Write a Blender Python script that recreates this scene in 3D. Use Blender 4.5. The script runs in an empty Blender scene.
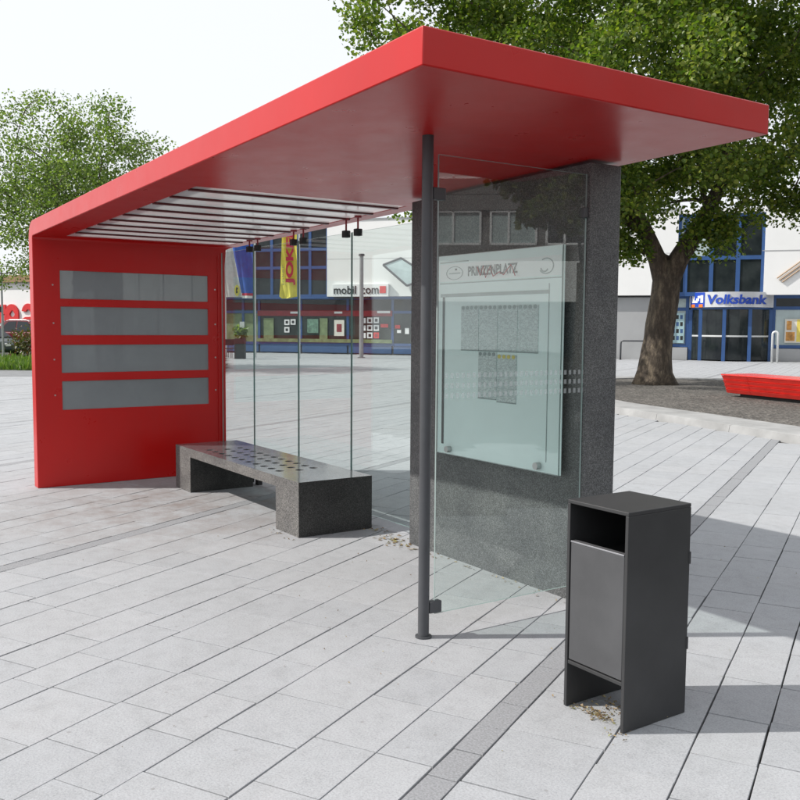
import bpy, bmesh, math, random
import numpy as np
from mathutils import Vector, Matrix
random.seed(7); RNG = np.random.default_rng(7)
sc = bpy.context.scene
COL = sc.collection

# ------------------------------------------------------------------ camera
# Metres.  Origin on the ground under the camera, x along the shelter, y towards its back, z up.
EYE = 1.6; FPX = 915.0
RIGHT = Vector((.5560, .8311, .0070)).normalized()
FWD = Vector((-.8280, .5550, -.0800)); FWD = (FWD - RIGHT * FWD.dot(RIGHT)).normalized()
UP = RIGHT.cross(FWD).normalized()
cam = bpy.data.cameras.new('camera'); camo = bpy.data.objects.new('camera', cam); COL.objects.link(camo)
M3 = Matrix((RIGHT, UP, -FWD)).transposed()
camo.matrix_world = Matrix.Translation((0, 0, EYE)) @ M3.to_4x4()
cam.sensor_width = 36; cam.lens = 36 * FPX / 800; cam.clip_start = .05; cam.clip_end = 2000
sc.camera = camo

# ------------------------------------------------------------------ sky, sun, exposure
SUN_EL = math.radians(43.4)
SUNV = Vector((-.52 * math.cos(SUN_EL), -.854 * math.cos(SUN_EL), math.sin(SUN_EL))).normalized()
w = bpy.data.worlds.new('World'); sc.world = w; w.use_nodes = True
nt = w.node_tree; nt.nodes.clear()
sky = nt.nodes.new('ShaderNodeTexSky'); sky.sky_type = 'NISHITA'; sky.sun_disc = False
sky.sun_elevation = SUN_EL; sky.sun_rotation = math.atan2(SUNV.x, SUNV.y)
sky.air_density = 1.2; sky.dust_density = 4.0; sky.ozone_density = 1.0
mx = nt.nodes.new('ShaderNodeMix'); mx.data_type = 'RGBA'; mx.inputs[0].default_value = .86
nt.links.new(sky.outputs[0], mx.inputs[6]); mx.inputs[7].default_value = (9.35, 9.6, 10.0, 1)   # thin white high cloud
bg = nt.nodes.new('ShaderNodeBackground'); bg.inputs[1].default_value = .115
nt.links.new(mx.outputs[2], bg.inputs[0])
wo = nt.nodes.new('ShaderNodeOutputWorld'); nt.links.new(bg.outputs[0], wo.inputs[0])
sl = bpy.data.lights.new('sun', 'SUN'); so = bpy.data.objects.new('sun', sl); COL.objects.link(so)
sl.energy = 5.0; sl.angle = math.radians(.6); sl.color = (1, .965, .91)
so.rotation_euler = SUNV.to_track_quat('Z', 'Y').to_euler()
vs = sc.view_settings; vs.view_transform = 'Standard'; vs.look = 'None'; vs.exposure = 0; vs.gamma = 1
vs.use_curve_mapping = False
sc.render.engine = 'CYCLES'
sc.cycles.use_denoising = True
sc.cycles.max_bounces = 10; sc.cycles.transparent_max_bounces = 24; sc.cycles.glossy_bounces = 5
sc.cycles.sample_clamp_indirect = 6; sc.cycles.caustics_reflective = False; sc.cycles.caustics_refractive = False

# ------------------------------------------------------------------ helpers
FH = Vector((FWD.x, FWD.y, 0)).normalized(); RH = Vector((FH.y, -FH.x, 0))
def CG(px, depth, z=0.):
    """place on the plaza seen under picture column px (of 800) at a distance ahead of the viewpoint"""
    return FH * depth + RH * ((px - 400) / FPX * depth) + Vector((0, 0, z))
def pix(p):
    q = Vector(p) - Vector((0, 0, EYE)); d = q.dot(FWD)
    if d < .05: return None
    return 400 + FPX * q.dot(RIGHT) / d, 400 - FPX * q.dot(UP) / d, d

MATS = {}
class N:
    def __init__(s, name):
        s.m = bpy.data.materials.new(name); s.m.use_nodes = True; s.t = s.m.node_tree
        s.b = s.t.nodes['Principled BSDF']; MATS[name] = s.m
    def new(s, ty, **kw):
        n = s.t.nodes.new('ShaderNode' + ty)
        for k, v in kw.items():
            if k[0] == 'i' and k[1:].isdigit(): n.inputs[int(k[1:])].default_value = v
            else: setattr(n, k, v)
        return n
    def link(s, a, b): s.t.links.new(a, b)
    def pos(s):
        return s.new('NewGeometry').outputs['Position']
    def noise(s, scale, detail=4, rough=.6, vec=None):
        n = s.new('TexNoise'); n.inputs['Scale'].default_value = scale; n.inputs['Detail'].default_value = detail
        n.inputs['Roughness'].default_value = rough
        s.link(vec if vec is not None else s.pos(), n.inputs['Vector']); return n.outputs[0]
    def ramp(s, fac, stops):
        r = s.new('ValToRGB'); e = r.color_ramp.elements
        while len(e) < len(stops): e.new(.5)
        for i, (p, c) in enumerate(stops):
            e[i].position = p; e[i].color = (*c, 1) if len(c) == 3 else c
        s.link(fac, r.inputs[0]); return r.outputs[0]
    def mix(s, fac, a, b, blend='MIX'):
        m = s.new('Mix', data_type='RGBA', blend_type=blend)
        for v, i in ((fac, 0), (a, 6), (b, 7)):
            if hasattr(v, 'is_linked') or hasattr(v, 'links'): s.link(v, m.inputs[i])
            else: m.inputs[i].default_value = v if i == 0 else ((*v, 1) if len(v) == 3 else v)
        return m.outputs[2]
    def bump(s, h, strength=.2, dist=.01):
        b = s.new('Bump'); b.inputs['Strength'].default_value = strength; b.inputs['Distance'].default_value = dist
        s.link(h, b.inputs['Height']); s.link(b.outputs[0], s.b.inputs['Normal']); return b
    def set(s, color=None, rough=None, metal=None, spec=None, coat=None, coat_rough=None):
        I = s.b.inputs
        if color is not None:
            if isinstance(color, tuple): I['Base Color'].default_value = (*color, 1)
            else: s.link(color, I['Base Color'])
        if rough is not None:
            if isinstance(rough, (int, float)): I['Roughness'].default_value = rough
            else: s.link(rough, I['Roughness'])
        if metal is not None: I['Metallic'].default_value = metal
        if spec is not None: I['Specular IOR Level'].default_value = spec
        if coat is not None: I['Coat Weight'].default_value = coat
        if coat_rough is not None: I['Coat Roughness'].default_value = coat_rough
        return s

def plain(name, c, rough=.5, metal=0., var=.12, scale=6., bump=0., coat=None, spec=None):
    n = N(name)
    f = n.noise(scale, 5)
    lo = tuple(max(0, v * (1 - var)) for v in c); hi = tuple(min(1, v * (1 + var)) for v in c)
    n.set(n.ramp(f, [(.3, lo), (.7, hi)]), rough, metal, spec, coat, .08)
    if bump: n.bump(n.noise(scale * 20, 3), bump, .005)
    return n.m

def granite(name, base, rough, contrast=.5, bump=.1):
    n = N(name)
    v = n.new('TexVoronoi'); v.inputs['Scale'].default_value = 260; n.link(n.pos(), v.inputs['Vector'])
    g = n.new('SeparateColor'); n.link(v.outputs['Color'], g.inputs[0])
    lo = tuple(c * (1 - contrast) for c in base); hi = tuple(c * (1 + contrast * 2.0) for c in base)
    c = n.ramp(g.outputs[0], [(.15, lo), (.6, base), (.95, hi)])
    big = n.noise(3.2, 6, .65)
    c = n.mix(1, c, n.ramp(big, [(.3, (.72, .72, .74)), (.7, (1.2, 1.19, 1.16))]), 'MULTIPLY')
    n.set(c, n.ramp(n.noise(9, 4), [(.3, (rough * .8,) * 3), (.7, (min(1, rough * 1.25),) * 3)]))
    n.bump(g.outputs[1], bump, .002)
    return n.m

# --- red enamel of the shelter
n = N('red_enamel')
c = n.ramp(n.noise(1.3, 5), [(.3, (.47, .0035, .003)), (.7, (.52, .005, .004))])
streak = n.new('Mapping'); streak.inputs['Scale'].default_value = (14, 14, .7); n.link(n.pos(), streak.inputs[0])
d = n.noise(1.0, 2, .5, streak.outputs[0])
c = n.mix(n.ramp(d, [(.3, (0, 0, 0)), (.9, (.05, .05, .05))]), c, (.30, .06, .05))
n.set(c, n.ramp(n.noise(5, 4), [(.3, (.27,) * 3), (.75, (.35,) * 3)]), 0, .45, .08, .5)
plain('slat_dark', (.09, .008, .010), .4)
plain('dark_steel', (.075, .078, .085), .42, .25, .1, 8, .03)
plain('bin_steel', (.038, .0385, .040), .5, .15, .14, 5, .04)
plain('bin_door_steel', (.078, .079, .083), .45, .15, .12, 5, .04)
plain('bin_inside', (.012, .012, .012), .8)
plain('steel_lip', (.42, .42, .44), .3, .8)
plain('black_rubber', (.012, .012, .013), .5)
plain('stainless', (.5, .5, .5), .28, .9, .06)
granite('granite_dark', (.095, .098, .100), .5, .45, .12)
granite('granite_bench', (.118, .114, .110), .6, .6, .2)
granite('granite_end', (.032, .032, .031), .4, .7, .1)  # darker, smoother granite for the bench's end faces
granite('granite_seat', (.10, .102, .108), .10, .4, .04)

def glass(name, tint, rough=.0, ior=1.5):
    n = N(name); t = n.t; t.nodes.remove(n.b)
    tr = n.new('BsdfTransparent'); tr.inputs[0].default_value = (*tint, 1)
    gl = n.new('BsdfGlossy'); gl.inputs['Roughness'].default_value = rough; gl.inputs[0].default_value = (1, 1, 1, 1)
    fr = n.new('Fresnel')
    io = n.new('MapRange'); io.inputs[3].default_value = ior; io.inputs[4].default_value = 1 / ior    # same pane seen from inside the slab
    n.link(n.new('NewGeometry').outputs['Backfacing'], io.inputs[0]); n.link(io.outputs[0], fr.inputs[0])
    m = n.new('MixShader'); n.link(fr.outputs[0], m.inputs[0]); n.link(tr.outputs[0], m.inputs[1]); n.link(gl.outputs[0], m.inputs[2])
    n.link(m.outputs[0], t.nodes['Material Output'].inputs[0]); return n.m
glass('glass_clear', (.93, .965, .955)); glass('glass_side', (.94, .985, .975)); glass('glass_cover', (.985, .998, .996))
plain('glass_edge', (.17, .27, .25), .15, 0, .1, 5)
plain('glass_edge_light', (.30, .37, .36), .15, 0, .1, 5)

def milky(name, c, tr, rough, coat=1.0, var=.08):
    n = N(name); t = n.t
    f = n.noise(2.2, 5)
    col = n.ramp(f, [(.3, tuple(v * (1 - var) for v in c)), (.7, tuple(min(1, v * (1 + var)) for v in c))])
    n.set(col, rough, 0, .5, coat, .015)
    tl = n.new('BsdfTranslucent'); n.link(col, tl.inputs[0])
    m = n.new('MixShader'); m.inputs[0].default_value = tr
    n.link(n.b.outputs[0], m.inputs[1]); n.link(tl.outputs[0], m.inputs[2])
    n.link(m.outputs[0], t.nodes['Material Output'].inputs[0]); return n.m
milky('milk_glass_roof', (.68, .68, .68), .5, .25)
milky('milk_glass_panel', (.29, .315, .33), .22, .3)
plain('board_white', (.82, .95, .935), .35, 0, .04, 3)
plain('board_header', (.88, .92, .915), .35, 0, .04, 3)
plain('print_black', (.03, .03, .035), .5)
plain('print_grey', (.30, .36, .36), .5)
plain('print_red', (.55, .10, .12), .5)
plain('print_yellow', (.7, .6, .12), .5)
n = N('timetable_print')
mp = n.new('Mapping'); mp.inputs['Scale'].default_value = (1, 1, 1); n.link(n.pos(), mp.inputs[0])
br = n.new('TexBrick'); br.inputs['Scale'].default_value = 26; br.inputs['Mortar Size'].default_value = .022
br.inputs['Color1'].default_value = (.66, .74, .73, 1); br.inputs['Color2'].default_value = (.46, .54, .54, 1); br.inputs['Mortar'].default_value = (.75, .83, .82, 1)
sp = n.new('SeparateXYZ'); n.link(n.pos(), sp.inputs[0]); cb = n.new('CombineXYZ'); n.link(sp.outputs[0], cb.inputs[0]); n.link(sp.outputs[2], cb.inputs[1]); n.link(cb.outputs[0], br.inputs['Vector'])
sc2 = n.new('Mapping'); sc2.inputs['Scale'].default_value = (95, 190, 1); n.link(cb.outputs[0], sc2.inputs[0])
wh = n.new('TexWhiteNoise'); fl = n.new('VectorMath', operation='FLOOR'); n.link(sc2.outputs[0], fl.inputs[0]); n.link(fl.outputs[0], wh.inputs[0])
n.set(n.mix(n.ramp(wh.outputs[0], [(.6, (0,) * 3), (.62, (.42,) * 3)]), br.outputs[0], (.30, .36, .37)), .4)

# --- paving: colour of each slab comes from its own tint value
n = N('paving_stone')
at = n.new('Attribute', attribute_name='tint')
base = n.ramp(at.outputs['Fac'], [(0, (.322, .332, .348)), (.5, (.340, .350, .365)), (1, (.356, .364, .378))])
sp = n.noise(120, 5, .8)
base = n.mix(1, base, n.ramp(sp, [(.3, (.66,) * 3), (.5, (1,) * 3), (.7, (1.2,) * 3)]), 'MULTIPLY')
base = n.mix(1, base, n.ramp(n.noise(1.1, 6, .62), [(.3, (.95, .945, .94)), (.62, (1.02, 1.02, 1.022))]), 'MULTIPLY')
st = n.noise(.55, 7, .7)
base = n.mix(n.ramp(st, [(.54, (0,) * 3), (.75, (.3,) * 3)]), base, (.255, .24, .225))
mot = n.noise(9, 8, .75)
base = n.mix(1, base, n.ramp(mot, [(.32, (.88, .88, .875)), (.5, (1,) * 3), (.68, (1.05,) * 3)]), 'MULTIPLY')
sps = n.new('TexVoronoi'); sps.inputs['Scale'].default_value = 7; n.link(n.pos(), sps.inputs['Vector'])
base = n.mix(n.ramp(sps.outputs['Distance'], [(.045, (.55,) * 3), (.075, (0,) * 3)]), base, (.20, .195, .19))
# worn brownish grime on the walked strip in front of the seat
gx = n.new('VectorMath', operation='DISTANCE'); gx.inputs[1].default_value = (-7.8, 2.75, 0); n.link(n.pos(), gx.inputs[0])
gn = n.new('Math', operation='MULTIPLY'); n.link(n.ramp(gx.outputs['Value'], [(.0, (1,) * 3), (1, (0,) * 3)]), gn.inputs[0])
gd = n.new('MapRange'); gd.inputs[1].default_value = .3; gd.inputs[2].default_value = 2.1; gd.inputs[3].default_value = .95; gd.inputs[4].default_value = 0
n.link(gx.outputs['Value'], gd.inputs[0])
gn = n.new('Math', operation='MULTIPLY'); n.link(gd.outputs[0], gn.inputs[0]); n.link(n.ramp(n.noise(2.6, 7, .75), [(.38, (0,) * 3), (.66, (1,) * 3)]), gn.inputs[1])
base = n.mix(gn.outputs[0], base, (.20, .168, .155))
n.set(base, n.ramp(n.noise(4, 4), [(.3, (.62,) * 3), (.7, (.85,) * 3)]), 0, .35)
n.b.inputs['Roughness'].default_value = .75
n.bump(sp, .25, .004)
plain('paving_sett', (.245, .25, .262), .7, 0, .3, 110, .2)
plain('joint_sand', (.028, .025, .022), .95, 0, .35, 12, .2)
plain('far_paving', (.36, .362, .37), .85, 0, .1, .6)
plain('kerb_stone', (.29, .29, .288), .8, 0, .2, 2.2, .2)
plain('asphalt', (.20, .205, .215), .9, 0, .15, 3, .2)
n = N('gravel')
v = n.new('TexVoronoi'); v.inputs['Scale'].default_value = 22; n.link(n.pos(), v.inputs['Vector'])
g = n.new('SeparateColor'); n.link(v.outputs['Color'], g.inputs[0])
cc = n.ramp(g.outputs[0], [(0, (.045, .041, .037)), (.6, (.10, .092, .083)), (1, (.20, .185, .165))])
cc = n.mix(1, cc, n.ramp(n.noise(.7, 5), [(.3, (.75,) * 3), (.7, (1.15,) * 3)]), 'MULTIPLY')
n.set(cc, .95); n.bump(v.outputs['Distance'], .8, .03)

def leafmat(name, stops, trans=.35):
    n = N(name); g = n.new('NewGeometry')
    c = n.ramp(g.outputs['Random Per Island'], stops)
    n.set(c, .45, 0, .45)
    tl = n.new('BsdfTranslucent'); n.link(n.mix(1, c, (1.25, 1.5, .55), 'MULTIPLY'), tl.inputs[0])
    m = n.new('MixShader'); m.inputs[0].default_value = trans
    n.link(n.b.outputs[0], m.inputs[1]); n.link(tl.outputs[0], m.inputs[2])
    n.link(m.outputs[0], n.t.nodes['Material Output'].inputs[0]); return n.m
leafmat('plane_leaf', [(0, (.055, .100, .014)), (.6, (.125, .185, .026)), (1, (.26, .29, .05))], .45)
leafmat('light_leaf', [(0, (.07, .115, .028)), (.6, (.14, .195, .055)), (1, (.24, .28, .10))], .5)
leafmat('shrub_leaf', [(0, (.05, .06, .02)), (.6, (.10, .10, .03)), (1, (.16, .06, .04))])
leafmat('grass_blade', [(0, (.07, .13, .02)), (.6, (.12, .20, .035)), (1, (.20, .26, .06))], .3)
leafmat('dry_leaf', [(0, (.13, .08, .04)), (.5, (.26, .18, .09)), (.85, (.40, .32, .17)), (1, (.22, .24, .07))], .1)
n = N('bark')
mp = n.new('Mapping'); mp.inputs['Scale'].default_value = (1, 1, .35); n.link(n.pos(), mp.inputs[0])
f = n.noise(6.5, 8, .75, mp.outputs[0])
n.set(n.ramp(f, [(.3, (.022, .017, .013)), (.5, (.075, .058, .043)), (.70, (.23, .185, .13))]), .9)
n.bump(n.noise(14, 6, .7, mp.outputs[0]), .9, .05)

plain('wall_white', (.80, .80, .79), .7, 0, .03, .5)
plain('wall_grey', (.36, .365, .37), .7, 0, .06, .8)
plain('frame_blue', (.030, .085, .235), .4, 0, .1, 2)
plain('panel_blue', (.05, .11, .25), .45, 0, .1, 2)
n = N('dark_glazing'); n.set(n.ramp(n.noise(.7, 4), [(.35, (.008, .011, .014)), (.7, (.032, .040, .040))]), .06, 0, .35)
n = N('shop_glazing'); n.set(n.ramp(n.noise(.9, 5), [(.3, (.010, .018, .016)), (.6, (.03, .048, .040)), (.8, (.09, .12, .09))]), .06, 0, .35)
plain('curtain_green', (.16, .21, .10), .7, 0, .35, 3)
plain('pale_glazing', (.42, .50, .50), .15, 0, .12, 1.5)
plain('dim_red', (.26, .022, .03), .5, 0, .2, 3)
plain('sign_white', (.80, .80, .80), .35, 0, .03, 2)
plain('canopy_silver', (.62, .63, .65), .3, .35, .05, 2)
plain('letter_blue', (.015, .06, .40), .35)
plain('letter_black', (.02, .02, .02), .4)
plain('letter_red', (.62, .02, .02), .4)
plain('emblem_orange', (.80, .18, .02), .4)
plain('flag_yellow', (.80, .70, .10), .7, 0, .1, 2); plain('flag_red', (.50, .02, .06), .7)
plain('flag_blue', (.03, .10, .42), .7, 0, .2, 3); plain('flag_white', (.78, .78, .76), .7)
plain('galvanised', (.34, .35, .36), .4, .5, .1, 5); plain('pale_metal', (.66, .67, .67), .35, .4, .05, 5)
plain('poster_teal', (.36, .52, .55), .4, 0, .2, 3); plain('poster_orange', (.62, .30, .08), .5, 0, .5, 4)
plain('poster_yellow', (.75, .60, .12), .5, 0, .15, 4); plain('poster_cream', (.70, .66, .58), .5, 0, .1, 4)
plain('poster_green', (.12, .22, .16), .5, 0, .6, 6); plain('stripe_tan', (.42, .30, .20), .5)
plain('lacquer_red', (.62, .030, .022), .35, 0, .12, 5, .05, .2)
plain('dark_base', (.025, .025, .025), .8)
plain('car_red', (.13, .006, .012), .3, 0, .08, 2, 0, .25); plain('car_green', (.015, .03, .025), .3, 0, .08, 2, 0, .25)
plain('car_glass', (.03, .035, .04), .06, 0, .1, 2, 0, None, .25); plain('tyre', (.015, .015, .015), .8)
plain('roof_tile', (.30, .19, .11), .85, 0, .25, 1.5); plain('concrete', (.17, .165, .16), .85, 0, .2, 1.)
plain('planter_dark', (.03, .032, .036), .6)

# ------------------------------------------------------------------ mesh builder
WLOC = {}
class MB:
    def __init__(s): s.v = []; s.f = []; s.mi = []
    def add(s, vs, fs, mi=0):
        o = len(s.v); s.v += [Vector(p) for p in vs]
        for f in fs: s.f.append([i + o for i in f]); s.mi.append(mi)
        return s
    def box(s, a, b, mi=0):
        (x0, y0, z0), (x1, y1, z1) = a, b
        x0, x1 = sorted((x0, x1)); y0, y1 = sorted((y0, y1)); z0, z1 = sorted((z0, z1))
        return s.add([(x0, y0, z0), (x1, y0, z0), (x1, y1, z0), (x0, y1, z0), (x0, y0, z1), (x1, y0, z1), (x1, y1, z1), (x0, y1, z1)],
                     [(3, 2, 1, 0), (4, 5, 6, 7), (0, 1, 5, 4), (1, 2, 6, 5), (2, 3, 7, 6), (3, 0, 4, 7)], mi)
    def obox(s, o, ax, ay, az, a, b, mi=0):
        k = len(s.v); s.box(a, b, mi)
        for i in range(k, len(s.v)):
            p = s.v[i]; s.v[i] = Vector(o) + ax * p.x + ay * p.y + az * p.z
        return s
    def tube(s, p0, p1, r0, r1=None, n=16, cap=True, mi=0):
        p0 = Vector(p0); p1 = Vector(p1); r1 = r0 if r1 is None else r1
        d = (p1 - p0).normalized(); a = d.orthogonal().normalized(); b = d.cross(a)
        vs = [p0 + (a * math.cos(t) + b * math.sin(t)) * r0 for t in [2 * math.pi * i / n for i in range(n)]]
        vs += [p1 + (a * math.cos(t) + b * math.sin(t)) * r1 for t in [2 * math.pi * i / n for i in range(n)]]
        fs = [(i, (i + 1) % n, n + (i + 1) % n, n + i) for i in range(n)]
        if cap: fs += [tuple(range(n - 1, -1, -1)), tuple(range(n, 2 * n))]
        return s.add(vs, fs, mi)
    def path(s, pts, r, n=10):
        pts = [Vector(p) for p in pts]; rings = []
        a = None
        for i, p in enumerate(pts):
            d = (pts[min(i + 1, len(pts) - 1)] - pts[max(i - 1, 0)]).normalized()
            a = d.orthogonal().normalized() if a is None else (a - d * a.dot(d)).normalized()
            b = d.cross(a); rr = r[i] if isinstance(r, (list, tuple)) else r
            rings.append([p + (a * math.cos(t) + b * math.sin(t)) * rr for t in [2 * math.pi * k / n for k in range(n)]])
        vs = [q for R in rings for q in R]; fs = []
        for i in range(len(pts) - 1):
            for k in range(n):
                fs.append((i * n + k, i * n + (k + 1) % n, (i + 1) * n + (k + 1) % n, (i + 1) * n + k))
        fs += [tuple(range(n - 1, -1, -1)), tuple(range((len(pts) - 1) * n, len(pts) * n))]
        return s.add(vs, fs)
    def prism(s, poly, h0, h1, f, mi=0):
        """poly of (a,b); f(a,b,h)->point"""
        k = len(poly); vs = [f(a, b, h0) for a, b in poly] + [f(a, b, h1) for a, b in poly]
        fs = [tuple(range(k - 1, -1, -1)), tuple(range(k, 2 * k))] + [(i, (i + 1) % k, k + (i + 1) % k, k + i) for i in range(k)]
        return s.add(vs, fs, mi)
    def build(s, name, mat, parent=None, smooth=False, bevel=0., seg=2, loc=None):
        me = bpy.data.meshes.new(name)
        if loc is None:
            xs = [p.x for p in s.v]; ys = [p.y for p in s.v]; zs = [p.z for p in s.v]
            loc = Vector(((min(xs) + max(xs)) / 2, (min(ys) + max(ys)) / 2, min(zs)))
        loc = Vector(loc)
        me.from_pydata([p - loc for p in s.v], [], s.f)
        for m in (mat if isinstance(mat, (list, tuple)) else [mat]): me.materials.append(MATS[m])
        me.polygons.foreach_set('material_index', s.mi)
        bm = bmesh.new(); bm.from_mesh(me); bmesh.ops.recalc_face_normals(bm, faces=bm.faces); bm.to_mesh(me); bm.free()
        if not smooth: me.polygons.foreach_set('use_smooth', [False] * len(me.polygons))
        if smooth:
            me.polygons.foreach_set('use_smooth', [True] * len(me.polygons))
            if smooth != 'all': me.set_sharp_from_angle(angle=math.radians(35))
        me.update()
        o = bpy.data.objects.new(name, me); COL.objects.link(o)
        place(o, parent, loc)
        if bevel:
            b = o.modifiers.new('bevel', 'BEVEL'); b.width = bevel; b.segments = seg; b.limit_method = 'ANGLE'; b.angle_limit = math.radians(40)
        return o
def place(o, parent, loc):
    WLOC[o.name] = Vector(loc)
    if parent is not None:
        o.parent = parent; o.location = Vector(loc) - WLOC[parent.name]
    else: o.location = loc
def empty(name, loc):
    o = bpy.data.objects.new(name, None); o.empty_display_size = .3; COL.objects.link(o); place(o, None, loc); return o
def tag(o, label=None, cat=None, group=None, kind=None):
    if label: o['label'] = label
    if cat: o['category'] = cat
    if group: o['group'] = group
    if kind: o['kind'] = kind
    return o
def struct(o, label=None):
    o['kind'] = 'structure'
    if label: o['label'] = label
    return o
def grid_mesh(name, V, quads, mat, parent=None, loc=(0, 0, 0), smooth=False, tint=None):
    me = bpy.data.meshes.new(name); V = np.asarray(V, np.float32) - np.array(loc, np.float32); Q = np.asarray(quads, np.int32)
    k = Q.shape[1]
    me.vertices.add(len(V)); me.vertices.foreach_set('co', V.ravel())
    me.loops.add(Q.size); me.loops.foreach_set('vertex_index', Q.ravel())
    me.polygons.add(len(Q)); me.polygons.foreach_set('loop_start', np.arange(len(Q), dtype=np.int32) * k)
    if tint is not None:
        a = me.attributes.new('tint', 'FLOAT', 'FACE'); a.data.foreach_set('value', np.asarray(tint, np.float32))
    me.update(calc_edges=True); me.validate()
    me.polygons.foreach_set('use_smooth', [bool(smooth)] * len(me.polygons))
    me.materials.append(MATS[mat])
    o = bpy.data.objects.new(name, me); COL.objects.link(o); place(o, parent, loc); return o
def text_geo(body, height, width=None, bold=0., shear=0., spacing=1.):
    """outline letters as (verts2d, faces), scaled to height (and width)"""
    cu = bpy.data.curves.new('t', 'FONT'); cu.body = body; cu.offset = bold; cu.shear = shear; cu.space_character = spacing; cu.resolution_u = 3
    ob = bpy.data.objects.new('t', cu); COL.objects.link(ob)
    dg = bpy.context.evaluated_depsgraph_get(); me = bpy.data.meshes.new_from_object(ob.evaluated_get(dg))
    P = [(v.co.x, v.co.y) for v in me.vertices]; F = [list(p.vertices) for p in me.polygons]
    bpy.data.objects.remove(ob); bpy.data.curves.remove(cu); bpy.data.meshes.remove(me)
    x0 = min(p[0] for p in P); x1 = max(p[0] for p in P); y0 = min(p[1] for p in P); y1 = max(p[1] for p in P)
    k = height / (y1 - y0); kx = k if width is None else width / (x1 - x0)
    return [((p[0] - x0) * kx, (p[1] - y0) * k) for p in P], F, (x1 - x0) * kx
def letters(name, geo, fn, mat, parent, t=.004):
    P, F, _ = geo; mb = MB()
    nP = len(P); edges = {}
    for f in F:
        for i in range(len(f)):
            e = (f[i], f[(i + 1) % len(f)]); edges[e] = 1
    vs = [fn(a, b, t) for a, b in P] + [fn(a, b, 0) for a, b in P]
    fs = [tuple(f) for f in F] + [(e[1], e[0], e[0] + nP, e[1] + nP) for e in edges if (e[1], e[0]) not in edges]
    mb.add(vs, fs); return mb.build(name, mat, parent)

# ================================================================== THE SETTING
XA = Vector((1, 0, 0)); YA = Vector((0, 1, 0)); ZA = Vector((0, 0, 1))
ground = MB().add([(-400, -400, -.06), (400, -400, -.06), (400, 400, -.06), (-400, 400, -.06)], [(0, 1, 2, 3)]).build('ground', 'far_paving', loc=(0, 0, -.06))
struct(ground, 'pale paved ground of the town square')

# gravel bed outline (front follows the kerb, plaza level)
BED_FRONT = [Vector((-15.6, 15.4, 0)), Vector((-14.4, 13.9, 0)), Vector((-12.95, 13.22, 0)), Vector((-11.5, 12.83, 0)), Vector((-10.3, 12.55, 0)), Vector((-9.0, 12.2, 0)), Vector((-7.9, 11.92, 0)), Vector((-6.6, 11.65, 0)), Vector((-5.0, 11.4, 0)), Vector((-3, 11.2, 0)), Vector((0, 11.1, 0)), Vector((4, 11.3, 0))]
BED_BACK = [Vector((8, 22, 0)), Vector((2, 27, 0)), Vector((-6, 28.5, 0)), Vector((-12, 26.6, 0)), Vector((-17.0, 23.6, 0)), Vector((-19.6, 21.6, 0)), Vector((-19.6, 19.4, 0)), Vector((-18, 17.4, 0))]
BED = BED_FRONT + BED_BACK
def inside(poly, x, y):
    r = False; j = len(poly) - 1
    for i in range(len(poly)):
        a, b = poly[i], poly[j]
        if (a.y > y) != (b.y > y) and x < (b.x - a.x) * (y - a.y) / (b.y - a.y) + a.x: r = not r
        j = i
    return r

# --- the paving: rows of slabs at an angle to the shelter
ang = math.radians(118.4); D1 = Vector((math.cos(ang), math.sin(ang), 0)); D2 = Vector((math.sin(ang), -math.cos(ang), 0))
rows = []                                   # (u0, u1, is_band)
u = -1.385
wl = [.24, .28, .385]; i = 0
while u > -62:
    if i == 12: rows.append((u - .125, u, True)); u -= .125; i = 0
    wd = wl[i % 3] + random.uniform(-.004, .004); rows.append((u - wd, u, False)); u -= wd; i += 1
rows.append((-1.385, -1.26, True))
u = -1.26; i = 0; wr = [.385, .285, .245]
while u < 44:
    if i == 12: rows.append((u, u + .125, True)); u += .125; i = 0
    wd = wr[i % 3] + random.uniform(-.004, .004); rows.append((u, u + wd, False)); u += wd; i += 1
SEEDS = {-3.0: 2.77, -2.67: 2.40, -2.41: 2.19, -2.1: 2.79, -1.77: 2.91, -1.5: 3.35, -1.07: 2.865, -.73: 3.665, -.47: 3.477, -1.32: 2.85}
slabs = []
FB0 = CG(230, 55); FB1 = CG(800, 44.9)
EU = (FB1 - FB0).normalized(); EN = EU.cross(ZA).normalized()
if EN.dot(FH) > 0: EN = -EN
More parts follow.
